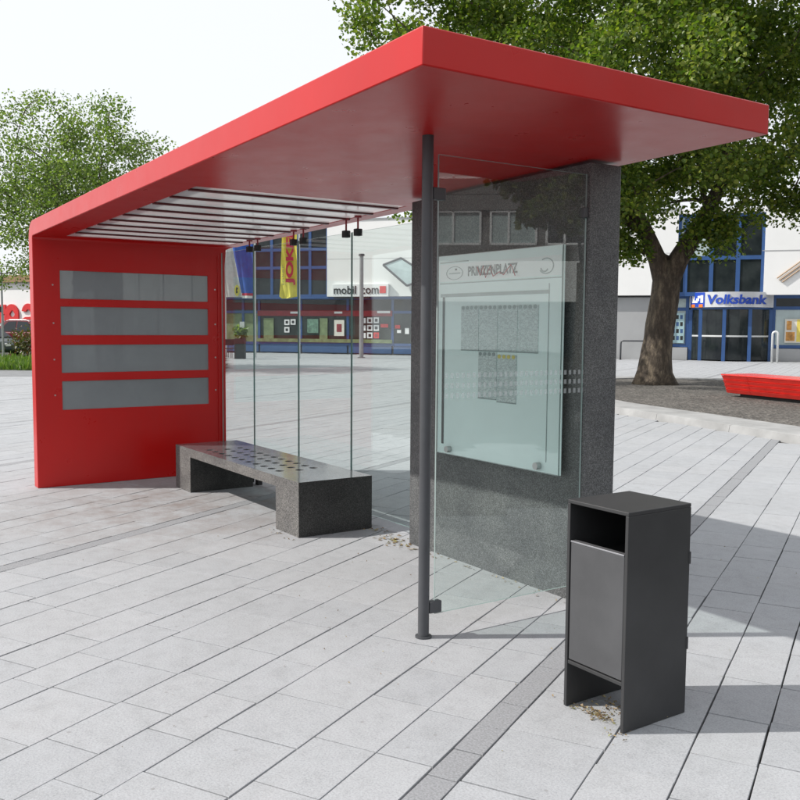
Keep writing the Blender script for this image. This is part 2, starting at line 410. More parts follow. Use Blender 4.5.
for (u0, u1, band) in rows:
    uc = (u0 + u1) / 2; v0 = random.uniform(-.5, 0)
    for k, s in SEEDS.items():
        if abs(uc - k) < .09: v0 = s
    lens = lambda: random.choice((.23, .25, .24)) if band else random.choice((.40, .44, .46, .47, .48, .385)) + random.uniform(-.01, .01)
    seq = []; v = v0
    while v > -8: L = lens(); seq.append((v - L, v)); v -= L
    v = v0
    while v < 62: L = lens(); seq.append((v, v + L)); v += L
    for (a, b) in seq:
        c = D2 * uc + D1 * ((a + b) / 2)
        q = pix(c)
        if q is None or q[2] < 1.9 or q[2] > 54: continue
        m = 330 if q[2] < 8 else 150
        if not (-m < q[0] < 800 + m): continue
        if q[0] < 228 and q[2] > 29.5: continue
        if (c - FB0).dot(EN) < .12: continue
        if inside(BED, c.x, c.y): continue
        ok = True
        g = .0034 if not band else .004
        gl, gr, ga, gb_ = [max(.0012, random.gauss(g, .0011)) for _ in range(2)] + [random.uniform(.002, .0048) for _ in range(2)]
        sk1, sk2 = random.gauss(0, .0008), random.gauss(0, .0008)      # slabs are never laid quite square
        corners = [D2 * (u0 + gl + sk1) + D1 * (a + ga), D2 * (u1 - gr + sk2) + D1 * (a + ga), D2 * (u1 - gr - sk2) + D1 * (b - gb_), D2 * (u0 + gl - sk1) + D1 * (b - gb_)]
        pj = [pix(p) for p in corners]; area = 0
        if all(p and 0 < p[0] < 800 and 0 < p[1] < 815 for p in pj[:1]) or (0 < q[0] < 800 and q[1] < 830):
            for i2 in range(4):
                p, r = pj[i2], pj[(i2 + 1) % 4]
                if p and r: area += p[0] * r[1] - r[0] * p[1]
        slabs.append((abs(area), corners, band, random.random() * .75 + .125))
slabs.sort(key=lambda t: -t[0])
bedsheet = MB()
pv = MB().add([D2 * -62 + D1 * -9 + ZA * -.022, D2 * 44 + D1 * -9 + ZA * -.022, D2 * 44 + D1 * 62 + ZA * -.022, D2 * -62 + D1 * 62 + ZA * -.022], [(0, 1, 2, 3)]).build('pavement', 'joint_sand', loc=(0, 0, -.022))
struct(pv, 'light grey stone slab paving laid in rows of three widths')
def slab_geo(cs):
    dz = [random.uniform(-.0012, .0012)] * 4; dz = [d + random.uniform(-.0006, .0006) for d in dz]
    cen = sum(cs, Vector()) / 4; ins = .0013
    top = []; sh = []; bot = []
    for p, d in zip(cs, dz):
        e = (cen - p); e = D2 * math.copysign(ins, e.dot(D2)) + D1 * math.copysign(ins, e.dot(D1))
        top.append(p + e + ZA * d); sh.append(p + ZA * (d - .0015)); bot.append(p + ZA * -.03)
    V = top + sh + bot
    Q = [(0, 1, 2, 3)] + [(4 + k, 4 + (k + 1) % 4, (k + 1) % 4, k) for k in range(4)] + [(8 + k, 8 + (k + 1) % 4, 4 + (k + 1) % 4, 4 + k) for k in range(4)]
    return V, Q
nparts = {False: 0, True: 0}
bulk = {False: [[], [], []], True: [[], [], []]}
for (ar, cs, band, tn) in slabs:
    V, Q = slab_geo(cs)
    if ar > 0 and nparts[False] + nparts[True] < 320 and nparts[band] < (270 if not band else 50):
        nparts[band] += 1
        nm = 'paving_sett' if band else 'paving_slab'
        cen = sum(cs, Vector()) / 4
        grid_mesh(nm, [tuple(p) for p in V], Q, 'paving_sett' if band else 'paving_stone', pv, tuple(cen), tint=[tn] * len(Q))
    else:
        B = bulk[band]; o = len(B[0]); B[0] += [tuple(p) for p in V]; B[1] += [[k + o for k in q] for q in Q]; B[2] += [tn] * len(Q)
for band in (False, True):
    B = bulk[band]
    o = grid_mesh('far_paving_setts' if band else 'far_paving_slabs', B[0], B[1], 'paving_sett' if band else 'paving_stone', pv, (0, 0, 0), tint=B[2]); o['kind'] = 'stuff'

# --- gravel bed and kerb
mb = MB(); ring = BED
cz = sum(ring, Vector()) / len(ring)
ins = [p + (cz - p).normalized() * .5 for p in ring]
mb.prism([(p.x, p.y) for p in ins], -.05, .10, lambda a, b, h: (a, b, h))
struct(mb.build('gravel_bed', 'gravel'), 'dark gravel tree bed behind a pale kerb')
def kerb_line(pts, step):
    out = [pts[0]]; carry = 0
    dense = []
    for a, b in zip(pts[:-1], pts[1:]):
        k = max(2, int((b - a).length / .05))
        dense += [a.lerp(b, t / k) for t in range(k)]
    dense.append(pts[-1])
    # smooth
    for _ in range(60):
        dense = [dense[0]] + [(dense[i - 1] + dense[i] * 2 + dense[i + 1]) / 4 for i in range(1, len(dense) - 1)] + [dense[-1]]
    return dense
line = kerb_line(BED + [BED[0]], .05)
kerb = empty('kerb', tuple(BED_FRONT[5])); struct(kerb, 'pale stone kerb round the gravel bed')
acc = 0; cur = [line[0]]
stones = []
for a, b in zip(line[:-1], line[1:]):
    acc += (b - a).length; cur.append(b)
    if acc > 1.9: stones.append(cur); cur = [b]; acc = 0
if len(cur) > 2: stones.append(cur)
for st_ in stones:
    k = max(1, len(st_) // 6); pts = st_[::k]
    if pts[-1] is not st_[-1]: pts.append(st_[-1])
    L0 = (pts[1] - pts[0]).normalized() * .004; L1 = (pts[-1] - pts[-2]).normalized() * .004
    pts = [pts[0] + L0] + pts[1:-1] + [pts[-1] - L1]
    mb = MB(); vs = []
    for j, p in enumerate(pts):
        d = (pts[min(j + 1, len(pts) - 1)] - pts[max(j - 1, 0)]).normalized(); nrm = Vector((-d.y, d.x, 0))
        if (cz - p).dot(nrm) < 0: nrm = -nrm
        vs += [p - nrm * .06 + ZA * -.05, p - nrm * .03 + ZA * .105, p + nrm * .02 + ZA * .118, p + nrm * .78 + ZA * .125, p + nrm * .8 + ZA * -.05]
    fs = []
    for j in range(len(pts) - 1):
        for q in range(4): fs.append((j * 5 + q, j * 5 + q + 1, j * 5 + 5 + q + 1, j * 5 + 5 + q))
    e = (len(pts) - 1) * 5
    fs += [(0, 1, 2, 3, 4), (e + 4, e + 3, e + 2, e + 1, e)]
    mb.add(vs, fs).build('kerb_stone', 'kerb_stone', kerb)

# --- road and grass strip far on the left
rd = MB(); P = [CG(-500, 27.2, -.008), CG(222, 28.2, -.008), CG(222, 32.0, -.008), CG(-500, 31.4, -.008)]
rd.add([p + ZA * .012 for p in P] , [(0, 1, 2, 3)])
struct(rd.build('road', 'asphalt'), 'narrow asphalt lane beyond the paving')
gb = MB().add([CG(-500, 31.4, .02), CG(222, 31.8, .02), CG(222, 43, .02), CG(-500, 43, .02)], [(0, 1, 2, 3)])
soil = struct(gb.build('grass_bank', 'grass_blade'), 'grass verge soil under the tree')
V = []; Q = []
for i in range(9000):
    dpt = random.uniform(31.5, 42) if i % 3 else random.uniform(31.45, 33.5); p = CG(random.uniform(-120, 215), dpt, .015)
    hh = random.uniform(.10, .30) * (1.4 if random.random() < .1 else 1); a = random.uniform(0, 6.28); t = Vector((math.cos(a), math.sin(a), 0)) * random.uniform(.02, .05)
    lean = Vector((random.uniform(-.1, .1), random.uniform(-.1, .1), hh)); o = len(V)
    V += [tuple(p - t), tuple(p + t), tuple(p + t * .4 + lean), tuple(p - t * .4 + lean)]; Q.append((o, o + 1, o + 2, o + 3))
g = grid_mesh('grass', V, Q, 'grass_blade'); tag(g, 'bright green rough grass verge beyond the red end panel', 'grass', kind='stuff')

# ================================================================== THE BUS SHELTER
XL = -9.30; XR = -2.83; TH = .145; Y0 = 1.985; YB = 4.08; YP = 3.95
zu = lambda x: 2.44 + .0185 * (x + 9.3)
SKX = [-9.18, -5.80]; SKY = [2.27, 3.93]
WZ = [(.755, 1.042), (1.082, 1.42 - .02), (1.492, 1.772), (1.85, 2.12)]
WZ = [(.757, 1.04), (1.122, 1.398), (1.493, 1.772), (1.848, 2.122)]
WY = [2.235, 3.755]
shelter = empty('bus_shelter', (-6.1, 3.0, 0))
tag(shelter, 'bright red folded-roof bus shelter with glass walls on the paving', 'bus shelter')
prof = []           # (inner point, outer point, tag)
zs = [0.0] + [z for p in WZ for z in p]
for z in zs: prof.append(((XL, z), (XL - TH, z)))
rI, rO = .035, .17
zt = zu(XL)
prof.append(((XL, zt - .2), (XL - TH, zt - .2)))
for k in range(9):
    t = math.pi / 2 * k / 8
    inn = (XL + rI - rI * math.cos(t), zt - rI + rI * math.sin(t))
    out = (XL - TH + rO - rO * math.cos(t), zt + TH - rO + rO * math.sin(t))
    prof.append((inn, out))
for x in (SKX[0], -8, -7, SKX[1], -4.5, XR): prof.append(((x, zu(x)), (x, zu(x) + TH)))
NPF = len(prof)
nz = len(zs)
def yback(i): 
    if i <= nz: return YP
    if i <= nz + 9: return YP + (YB - YP) * (i - nz) / 9
    return YB
ylines = lambda i: [Y0, WY[0], SKY[0], WY[1], SKY[1] if i > nz + 4 else min(SKY[1], YP - .06), yback(i)]
hole = set()
for k in range(4): hole |= {(1 + 2 * k, 1), (1 + 2 * k, 2)}
iS = nz + 1 + 9
for k in range(3): hole |= {(iS + k, 2), (iS + k, 3)}
mb = MB(); vid = {}
def V_(side, i, j):
    key = (side, i, j)
    if key not in vid:
        (a, b) = prof[i][side]; vid[key] = len(mb.v); mb.v.append(Vector((a, ylines(i)[j], b)))
    return vid[key]
def F_(*ids): mb.f.append(list(ids)); mb.mi.append(0)
for i in range(NPF - 1):
    for j in range(5):
        if (i, j) in hole: continue
        for s in (0, 1): F_(V_(s, i, j), V_(s, i + 1, j), V_(s, i + 1, j + 1), V_(s, i, j + 1))
        for (di, dj, e) in ((-1, 0, ((i, j), (i, j + 1))), (1, 0, ((i + 1, j), (i + 1, j + 1))), (0, -1, ((i, j), (i + 1, j))), (0, 1, ((i, j + 1), (i + 1, j + 1)))):
            nb = (i + di, j + dj)
            if nb in hole or not (0 <= nb[0] < NPF - 1) or not (0 <= nb[1] < 5):
                (p, q) = e; F_(V_(0, *p), V_(0, *q), V_(1, *q), V_(1, *p))
roof = mb.build('roof', 'red_enamel', shelter, smooth=True, bevel=.006, seg=3)
roof['label'] = 'red folded sheet forming roof and end panel'
# skylight: milky panes between dark red slats
nsl = 9; xs_ = [SKX[0] + .05 + (SKX[1] - SKX[0]) * (k + .9) / (nsl + .4) for k in range(nsl)]
def zbox(x0, x1, y0, y1, za, zb):      # box that follows the roof slope
    return MB().add([(x, y, zu(x) + z) for z in (za, zb) for y in (y0, y1) for x in (x0, x1)], [(0, 1, 3, 2), (4, 6, 7, 5), (0, 4, 5, 1), (2, 3, 7, 6), (0, 2, 6, 4), (1, 5, 7, 3)])
edges_ = [SKX[0]] + xs_ + [SKX[1]]
for k in range(len(edges_) - 1):
    a = edges_[k] + (.021 if k else .003); b = edges_[k + 1] - (.021 if k < nsl else .003)
    zbox(a, b, SKY[0] + .003, SKY[1] - .003, .004, .014).build('skylight_pane', 'milk_glass_roof', roof)
for x in xs_:
    zbox(x - .021, x + .021, SKY[0] - .002, SKY[1] + .002, -.008, .03).build('ceiling_slat', 'slat_dark', roof, bevel=.003)
# end panel panes and screws
for (a, b) in WZ:
    MB().box((XL - .03, WY[0] - .002, a - .002), (XL - .012, WY[1] + .002, b + .002)).build('window_pane', 'milk_glass_panel', roof)
for y in (2.165, 3.832):
    for z in (1.98, 1.61, 1.255, .905):
        MB().tube((XL - .002, y, z), (XL + .005, y, z), .008, n=10).build('screw', 'stainless', roof)
MB().box((XL + .001, 3.862, .02), (XL + .010, 3.872, 2.33)).build('seam_strip', 'red_enamel', roof)
# front post
px_, py_ = -3.764, 2.677
post = MB().tube((px_, py_, .0), (px_, py_, zu(px_) + .004), .029, n=24).build('post', 'dark_steel', shelter, smooth=True)
MB().tube((px_, py_, 0.001), (px_, py_, .010), .043, n=24).build('base_plate', 'dark_steel', post, smooth=True)
# stone wall
WX0, WX1, WYF, WYB = -5.50, -3.735, 3.775, 4.02
wall = MB().add([(x, y, z) for x, zt_ in ((WX0, zu(WX0)), (WX1, zu(WX1))) for (y, z) in ((WYF, -.02), (WYB, -.02), (WYB, zt_ - .018), (WYF, zt_ - .018))],
                [(0, 1, 2, 3), (7, 6, 5, 4), (0, 4, 5, 1), (1, 5, 6, 2), (2, 6, 7, 3), (3, 7, 4, 0)]).build('stone_wall', 'granite_dark', shelter, bevel=.005)
wall['label'] = 'dark speckled granite wall slab under the roof'
# glass panes: two big faces clear, the four rims show as edges
def pane(name, a, b, thin, mat, edge, parent, label=None):
    mb = MB(); mb.box(a, b)
    mb.mi = [0 if ((thin == 'y' and k in (2, 4)) or (thin == 'x' and k in (3, 5))) else 1 for k in range(6)]
    o = mb.build(name, [mat, edge], parent)
    if label: o['label'] = label
    return o
GY = 3.90
joints = [-9.285, -8.475, -7.51, -6.56, WX0 + .002]
for k in range(4):
    a, b = joints[k] + .005, joints[k + 1] - .005
    g = pane('glass_pane', (a, GY, .07), (b, GY + .012, 2.37), 'y', 'glass_clear', 'glass_edge', shelter)
    for side, xx in ((0, a + .09), (1, b - .09)):
        if (k == 0 and side == 0) or (k == 3 and side == 1): continue
        h = MB(); zr = zu(xx)
        h.tube((xx, GY + .006, 2.385), (xx, GY + .006, zr + .02), .008, n=8)
        h.tube((xx, GY + .006, zr - .012), (xx, GY + .006, zr + .028), .030, n=16)
        hk = h.build('hanger', 'dim_red', g, smooth=True)
        MB().box((xx - .026, GY - .022, 2.335), (xx + .026, GY + .034, 2.392)).build('clamp', 'black_rubber', g, bevel=.004)
        MB().box((xx - .03, GY - .02, -.003), (xx + .03, GY + .032, .085)).build('floor_clamp', 'black_rubber', g, bevel=.004)
# side screen
sg = pane('side_glass', (-3.768, 2.742, .115), (-3.756, 3.772, 2.458), 'x', 'glass_side', 'glass_edge_light', shelter, 'clear glass side screen between post and stone wall')
for z in (.155, 2.262):
    MB().box((-3.778, 2.700, z - .03), (-3.740, 2.775, z + .03)).build('bracket', 'dark_steel', sg, bevel=.003)
for z in (.45, 2.245):
    MB().box((-3.780, 3.742, z - .028), (-3.744, 3.778, z + .028)).build('bracket', 'dark_steel', sg, bevel=.003)
dots = MB()
for k in range(28):
    for r in range(3):
        y = 2.79 + k * .0362; z = 1.285 - .052 * (r - 1) - .0
        dots.add([(-3.7545, y, z), (-3.7545, y + .019, z), (-3.7545, y + .019, z + .026), (-3.7545, y, z + .026)], [(0, 1, 2, 3)])
N('frit'); f_ = MATS['frit'].node_tree; MATS['frit'].node_tree.nodes['Principled BSDF'].inputs['Base Color'].default_value = (.75, .8, .8, 1)
tr = f_.nodes.new('ShaderNodeBsdfTransparent'); m_ = f_.nodes.new('ShaderNodeMixShader'); m_.inputs[0].default_value = .32
f_.links.new(tr.outputs[0], m_.inputs[1]); f_.links.new(f_.nodes['Principled BSDF'].outputs[0], m_.inputs[2]); f_.links.new(m_.outputs[0], f_.nodes['Material Output'].inputs[0])
dk = dots.build('marker_dots', 'frit', sg); dk['kind'] = 'stuff'
# information board on the stone wall
BX0, BX1, BZ0, BZ1 = -5.105, -3.882, .735, 2.078
YF = WYF - .055
board = MB().box((BX0, YF + .012, BZ0), (BX1, YF + .02, BZ1)).build('info_board', 'board_white', shelter, bevel=.003)
board['label'] = 'pale glass information board with stop name and timetables'
cover = pane('cover_glass', (BX0, YF - .006, BZ0), (BX1, YF + .004, BZ1), 'y', 'glass_cover', 'glass_edge_light', board)
MB().box((BX0 + .02, YF + .009, 1.905), (BX1 - .02, YF + .0115, 2.02)).build('header_strip', 'board_header', board)
MB().box((BX0 + .02, YF + .0085, 1.888), (BX1 - .02, YF + .0115, 1.894)).build('header_line', 'print_grey', board)
MB().box((BX0 + .02, YF + .0085, 2.028), (BX0 + .33, YF + .0115, 2.036)).build('header_line', 'print_grey', board)
MB().box((BX0 + .055, YF + .007, .80), (BX0 + .075, YF + .0118, 1.80)).build('case_edge', 'dark_steel', board)
MB().box((BX1 - .125, YF + .009, .80), (BX1 - .12, YF + .0118, 1.86)).build('case_edge', 'print_grey', board)
MB().box((BX0 + .03, YF + .0087, 1.80), (BX1 - .12, YF + .0118, 1.822)).build('case_edge', 'print_grey', board)
for (x, z) in ((-4.957, .770), (-4.065, .772)):
    MB().tube((x, YF - .022, z), (x, YF + .055, z), .022, n=20).build('standoff', 'stainless', board, smooth=True)
bf = lambda ox, oz: (lambda a, b, t: Vector((ox + a, YF + .0085 - t * .5, oz + b)))
letters('stop_name', text_geo('PRINZENPLATZ', .062, .49, .022), bf(-4.775, 1.933), 'print_black', board)
def ell(cx, cz, rx, rz, wd, mat, a0=0, a1=2 * math.pi, nm='emblem'):
    mb = MB(); k = 36; vs = []
    for i in range(k + 1):
        t = a0 + (a1 - a0) * i / k
        for q in (1, 1 - wd): 
            vs += [(cx + rx * q * math.cos(t), YF + .0065, cz + rz * q * math.sin(t))]
    mb.add(vs, [(2 * i, 2 * i + 2, 2 * i + 3, 2 * i + 1) for i in range(k)]); return mb.build(nm, mat, board)
ell(-4.92, 1.958, .092, .045, .09, 'print_grey'); 
MB().box((-4.98, YF + .0065, 1.953), (-4.86, YF + .009, 1.960)).build('emblem', 'print_grey', board)
MB().box((-4.915, YF + .0065, 1.976), (-4.895, YF + .009, 1.988)).build('emblem', 'print_black', board)
ell(-4.03, 1.962, .066, .048, .14, 'print_grey', -2.6, 2.2); ell(-4.045, 1.955, .036, .030, .3, 'print_grey', -3.0, -.4)
sq = [(-4.66, 1.985), (-4.63, 1.93), (-4.60, 1.99), (-4.575, 1.915), (-4.53, 1.985), (-4.5, 1.92), (-4.44, 1.945), (-4.40, 1.925), (-4.33, 1.985), (-4.29, 1.915)]
MB().path([Vector((a, YF - .0075, b)) for a, b in sq], .0028, 6).build('scribble', 'print_red', board)
# timetable sheets, two rows of four and two rows of two
sheets = [(-4.842 + .1895 * k, 1.452, .183, .285) for k in range(4)] + [(-4.655 + .19 * k, 1.145 - .012 * k, .183, .295) for k in range(2)]
for (x, z, sw, sh_) in sheets:
    s = MB().box((x, YF + .0078, z), (x + sw, YF + .0112, z + sh_)).build('timetable_sheet', 'timetable_print', board)
    MB().box((x, YF + .0062, z - .007), (x + sw, YF + .0112, z - .001)).build('sheet_rail', 'print_grey', board)
    hd = MB()
    for q in range(4): 
        cx = x + .02 + q * .045
        hd.prism([(cx + .016 * math.cos(t * .785), z + sh_ - .012 + .013 * math.sin(t * .785)) for t in range(8)], YF + .0060, YF + .0112, lambda a, b, h: (a, h, b))
    hd.build('sheet_badges', random.choice(['print_grey', 'print_grey', 'print_yellow']) if z < 1.4 else 'print_grey', board)

# ================================================================== BENCH IN THE SHELTER
bench = empty('stone_bench', (-7.39, 3.48, 0))
tag(bench, 'long dark granite bench with perforated seat in front of the glass', 'bench')
bx0, bx1, by0, by1, bh = -8.70, -6.08, 3.16, 3.81, .424
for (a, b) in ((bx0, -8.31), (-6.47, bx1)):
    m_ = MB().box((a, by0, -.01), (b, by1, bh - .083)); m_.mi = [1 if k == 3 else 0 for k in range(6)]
    m_.build('bench_foot', ['granite_bench', 'granite_end'], bench)
# seat slab with rows of round holes
def holed_seat():
    bm = bmesh.new()
    holes = []
    for r, y in enumerate((3.29, 3.452, 3.60)):
        x = -8.13 + (.0 if r != 1 else .035)
        while x < (-6.6 if r != 1 else -6.58): holes.append((x, y)); x += .147
    xs = [bx0]; cells = {}
    mb = MB(); z1 = bh; z0 = bh - .083
    ysr = [by0, 3.29 - .06, 3.29 + .06, 3.452 - .06, 3.452 + .06, 3.60 - .06, 3.60 + .06, by1]
    def face(pts): mb.add([Vector((a, b, z1)) for a, b in pts], [tuple(range(len(pts)))])
    for r in range(3):
        ya, yb = ysr[1 + 2 * r], ysr[2 + 2 * r]; hs = sorted(h for h in holes if abs(h[1] - (ya + yb) / 2) < .01)
        cur = bx0
        for (hx, hy) in hs:
            face([(cur, ya), (hx - .06, ya), (hx - .06, yb), (cur, yb)]); cur = hx + .06
            k = 16; sqp = []; cir = []
            for i in range(k):
                t = 2 * math.pi * i / k + math.pi / 4; c_, s_ = math.cos(t), math.sin(t); m = max(abs(c_), abs(s_))
                sqp.append((hx + .06 * c_ / m, hy + .06 * s_ / m)); cir.append((hx + .036 * c_, hy + .036 * s_))
            for i in range(k): face([sqp[i], sqp[(i + 1) % k], cir[(i + 1) % k], cir[i]])
            for i in range(k):
                a, b = cir[i], cir[(i + 1) % k]
                mb.add([(a[0], a[1], z1), (b[0], b[1], z1), (b[0], b[1], z0), (a[0], a[1], z0)], [(0, 1, 2, 3)], 1)
        face([(cur, ya), (bx1, ya), (bx1, yb), (cur, yb)])
    for q in (0, 2, 4, 6): face([(bx0, ysr[q]), (bx1, ysr[q]), (bx1, ysr[q + 1]), (bx0, ysr[q + 1])])
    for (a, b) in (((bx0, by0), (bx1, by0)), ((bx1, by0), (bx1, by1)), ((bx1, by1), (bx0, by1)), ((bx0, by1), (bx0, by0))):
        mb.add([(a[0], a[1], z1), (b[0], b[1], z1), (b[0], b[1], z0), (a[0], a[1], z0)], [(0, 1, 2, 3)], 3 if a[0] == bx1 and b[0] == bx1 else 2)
    mb.add([(-8.309, by0 + .001, z0 + .03), (-6.471, by0 + .001, z0 + .03), (-6.471, by1 - .001, z0 + .03), (-8.309, by1 - .001, z0 + .03)], [(0, 1, 2, 3)], 1)
    return mb
s = holed_seat().build('seat', ['granite_seat', 'granite_dark', 'granite_bench', 'granite_end'], bench)

# ================================================================== LITTER BIN
ob = empty('litter_bin', (-2.58, 2.87, 0))
tag(ob, 'dark grey steel litter bin with open slot standing on the paving', 'litter bin')
x0, x1, y0, y1, hb = -2.746, -2.412, 2.687, 3.058, .887
T = .016
MB().box((x0, y0, .002), (x0 + T, y1, hb - T - .0005)).build('side_panel', 'bin_steel', ob, bevel=.002)
MB().box((x1 - T, y0, .002), (x1, y1, hb - T - .0005)).build('side_panel', 'bin_steel', ob, bevel=.002)
MB().box((x0, y0, hb - T), (x1, y1, hb)).build('lid', 'bin_steel', ob, bevel=.003)
MB().box((x0 + T + .001, y1 - .02, .20), (x1 - T - .001, y1 - .004, hb - T - .001)).build('back_panel', 'bin_steel', ob)
MB().box((x0 + T + .001, y0 + .002, .188), (x1 - T - .001, y1 - .021, .203)).build('floor_shelf', 'bin_steel', ob, bevel=.002)
dr = MB().box((x0 + T + .004, y0 + .004, .208), (x1 - T - .004, y0 + .022, .708)).build('door', 'bin_door_steel', ob, bevel=.003)
MB().box((x0 + T + .004, y0 + .001, .7085), (x1 - T - .004, y0 + .030, .716)).build('door_lip', 'steel_lip', dr, bevel=.002)
MB().box((x0 + T + .002, y0 + .033, .215), (x1 - T - .002, y1 - .025, .66)).build('inner_liner', 'bin_inside', ob)
for z in (.30, .66):
    MB().tube((x1 - .001, y1 - .001, z - .025), (x1 - .001, y1 - .001, z + .025), .006, n=10).build('hinge', 'bin_steel', ob)

# small litter and fallen leaves
def litter(name, spots, label, cat):
    V = []; Q = []
    for (cx, cy, rx, ry, n_, s_) in spots:
        for _ in range(n_):
            x = random.gauss(cx, rx); y = random.gauss(cy, ry); a = random.uniform(0, 6.28); L = s_ * random.uniform(.5, 1.5); W = L * random.uniform(.25, .7)
            t = Vector((math.cos(a), math.sin(a), 0)); b = Vector((-t.y, t.x, 0)); p = Vector((x, y, .003)); o = len(V); u_ = random.uniform(.0, .012)
            V += [tuple(p - t * L), tuple(p - b * W + ZA * u_), tuple(p + t * L + ZA * u_ * .5), tuple(p + b * W + ZA * .002)]; Q.append((o, o + 1, o + 2, o + 3))
    return tag(grid_mesh(name, V, Q, 'dry_leaf'), label, cat, kind='stuff')
litter('fallen_leaves', [(-5.62, 3.72, .10, .05, 45, .018), (-5.3, 3.70, .15, .03, 30, .014), (-6.0, 3.80, .06, .05, 25, .012), (-6.3, 3.1, .2, .03, 20, .01), (-4.4, 3.72, .4, .025, 30, .01)], 'dry brown leaves gathered at the foot of the stone wall', 'leaves')
litter('straw_litter', [(-2.60, 2.73, .06, .018, 150, .0065), (-2.58, 2.85, .07, .06, 120, .007), (-2.42, 2.66, .03, .02, 16, .005)], 'dry yellow straw under the litter bin', 'litter')
litter('scattered_crumbs', [(-3, 2.2, 1.2, 1., 30, .003), (-5, 2.5, 1.5, .8, 50, .004), (-3, 5, 2, 1.5, 50, .005)], 'tiny scattered leaf crumbs lying on the paving', 'litter')

# ================================================================== RED BENCH ON THE GRAVEL
A = CG(722, 20.4); B = CG(812, 18.0); dirb = (B - A); dirb.z = 0; dirb.normalize(); nb_ = Vector((-dirb.y, dirb.x, 0)); nb_ = nb_ if nb_.dot(FH) > 0 else -nb_
rb = empty('slatted_bench', tuple(A + ZA * .1)); tag(rb, 'long red lacquered wooden platform bench on the dark gravel', 'bench')
Lb = 5.2; zb = .10
for k in range(4):           # boards of the sloping front
    za = .075 + k * .098; pr = .10 * (1 - k / 3.2)
    for s0, s1 in ((0, .78), (.784, 2.9), (2.904, Lb)):
        sl_ = .0
        mb = MB(); vs = []
        for (s, e0) in ((s0, k == 99), (s1, False)):
            sk = .03 - .012 * k if s == 0 else 0
            for (dn, dz) in ((.05 + .03 * (3 - k), 0), (.02 + .03 * (3 - k) - .03, .093), (.10 + .03 * (3 - k), .093), (.13 + .03 * (3 - k), 0)):
                vs.append(A + dirb * (s + sk) + nb_ * dn + ZA * (zb + za + dz))
        mb.add(vs, [(0, 1, 2, 3), (7, 6, 5, 4), (0, 4, 5, 1), (1, 5, 6, 2), (2, 6, 7, 3), (3, 7, 4, 0)]).build('board', 'lacquer_red', rb, bevel=.006)
for k in range(6):
    MB().obox(A + ZA * (zb + .468), dirb, nb_, ZA, (-.012, -.02 + k * .152, 0), (Lb, .125 + k * .152, .03)).build('seat_slat', 'lacquer_red', rb, bevel=.006)
MB().obox(A + ZA * zb, dirb, nb_, ZA, (.0, .14, .09), (.03, .88, .46)).build('end_board', 'lacquer_red', rb, bevel=.006)
MB().obox(A + ZA * zb, dirb, nb_, ZA, (.35, .22, 0), (Lb - .3, .8, .45)).build('plinth', 'dark_base', rb)

# ================================================================== TREES
def leaf_cloud(name, P, size, mat, parent, loc):
    """one folded leaf at each point of P"""
    n = len(P)
    tpl = np.array([(0, 0, 0), (-.48, .32, .10), (-.36, .78, .06), (0, 1.12, -.05), (.36, .78, .06), (.48, .32, .10)])
    fr = RNG.normal(size=(n, 3)); fr[:, 2] = np.abs(fr[:, 2]) * .9 + .25; fr /= np.linalg.norm(fr, axis=1)[:, None]
    t = RNG.normal(size=(n, 3)); t[:, 2] -= .5; t -= fr * (t * fr).sum(1)[:, None]; t /= np.linalg.norm(t, axis=1)[:, None]
    b = np.cross(t, fr); s = size * RNG.uniform(.6, 1.25, size=(n, 1))
    V = (P[:, None, :] + (tpl[None, :, 0:1] * b[:, None, :] + tpl[None, :, 1:2] * t[:, None, :] + tpl[None, :, 2:3] * fr[:, None, :]) * s[:, None, :]).reshape(-1, 3)
    o = np.arange(n)[:, None] * 6
    Q = np.concatenate([o + np.array([0, 1, 2, 3]), o + np.array([0, 3, 4, 5])])
    return grid_mesh(name, V, Q, mat, parent, loc)
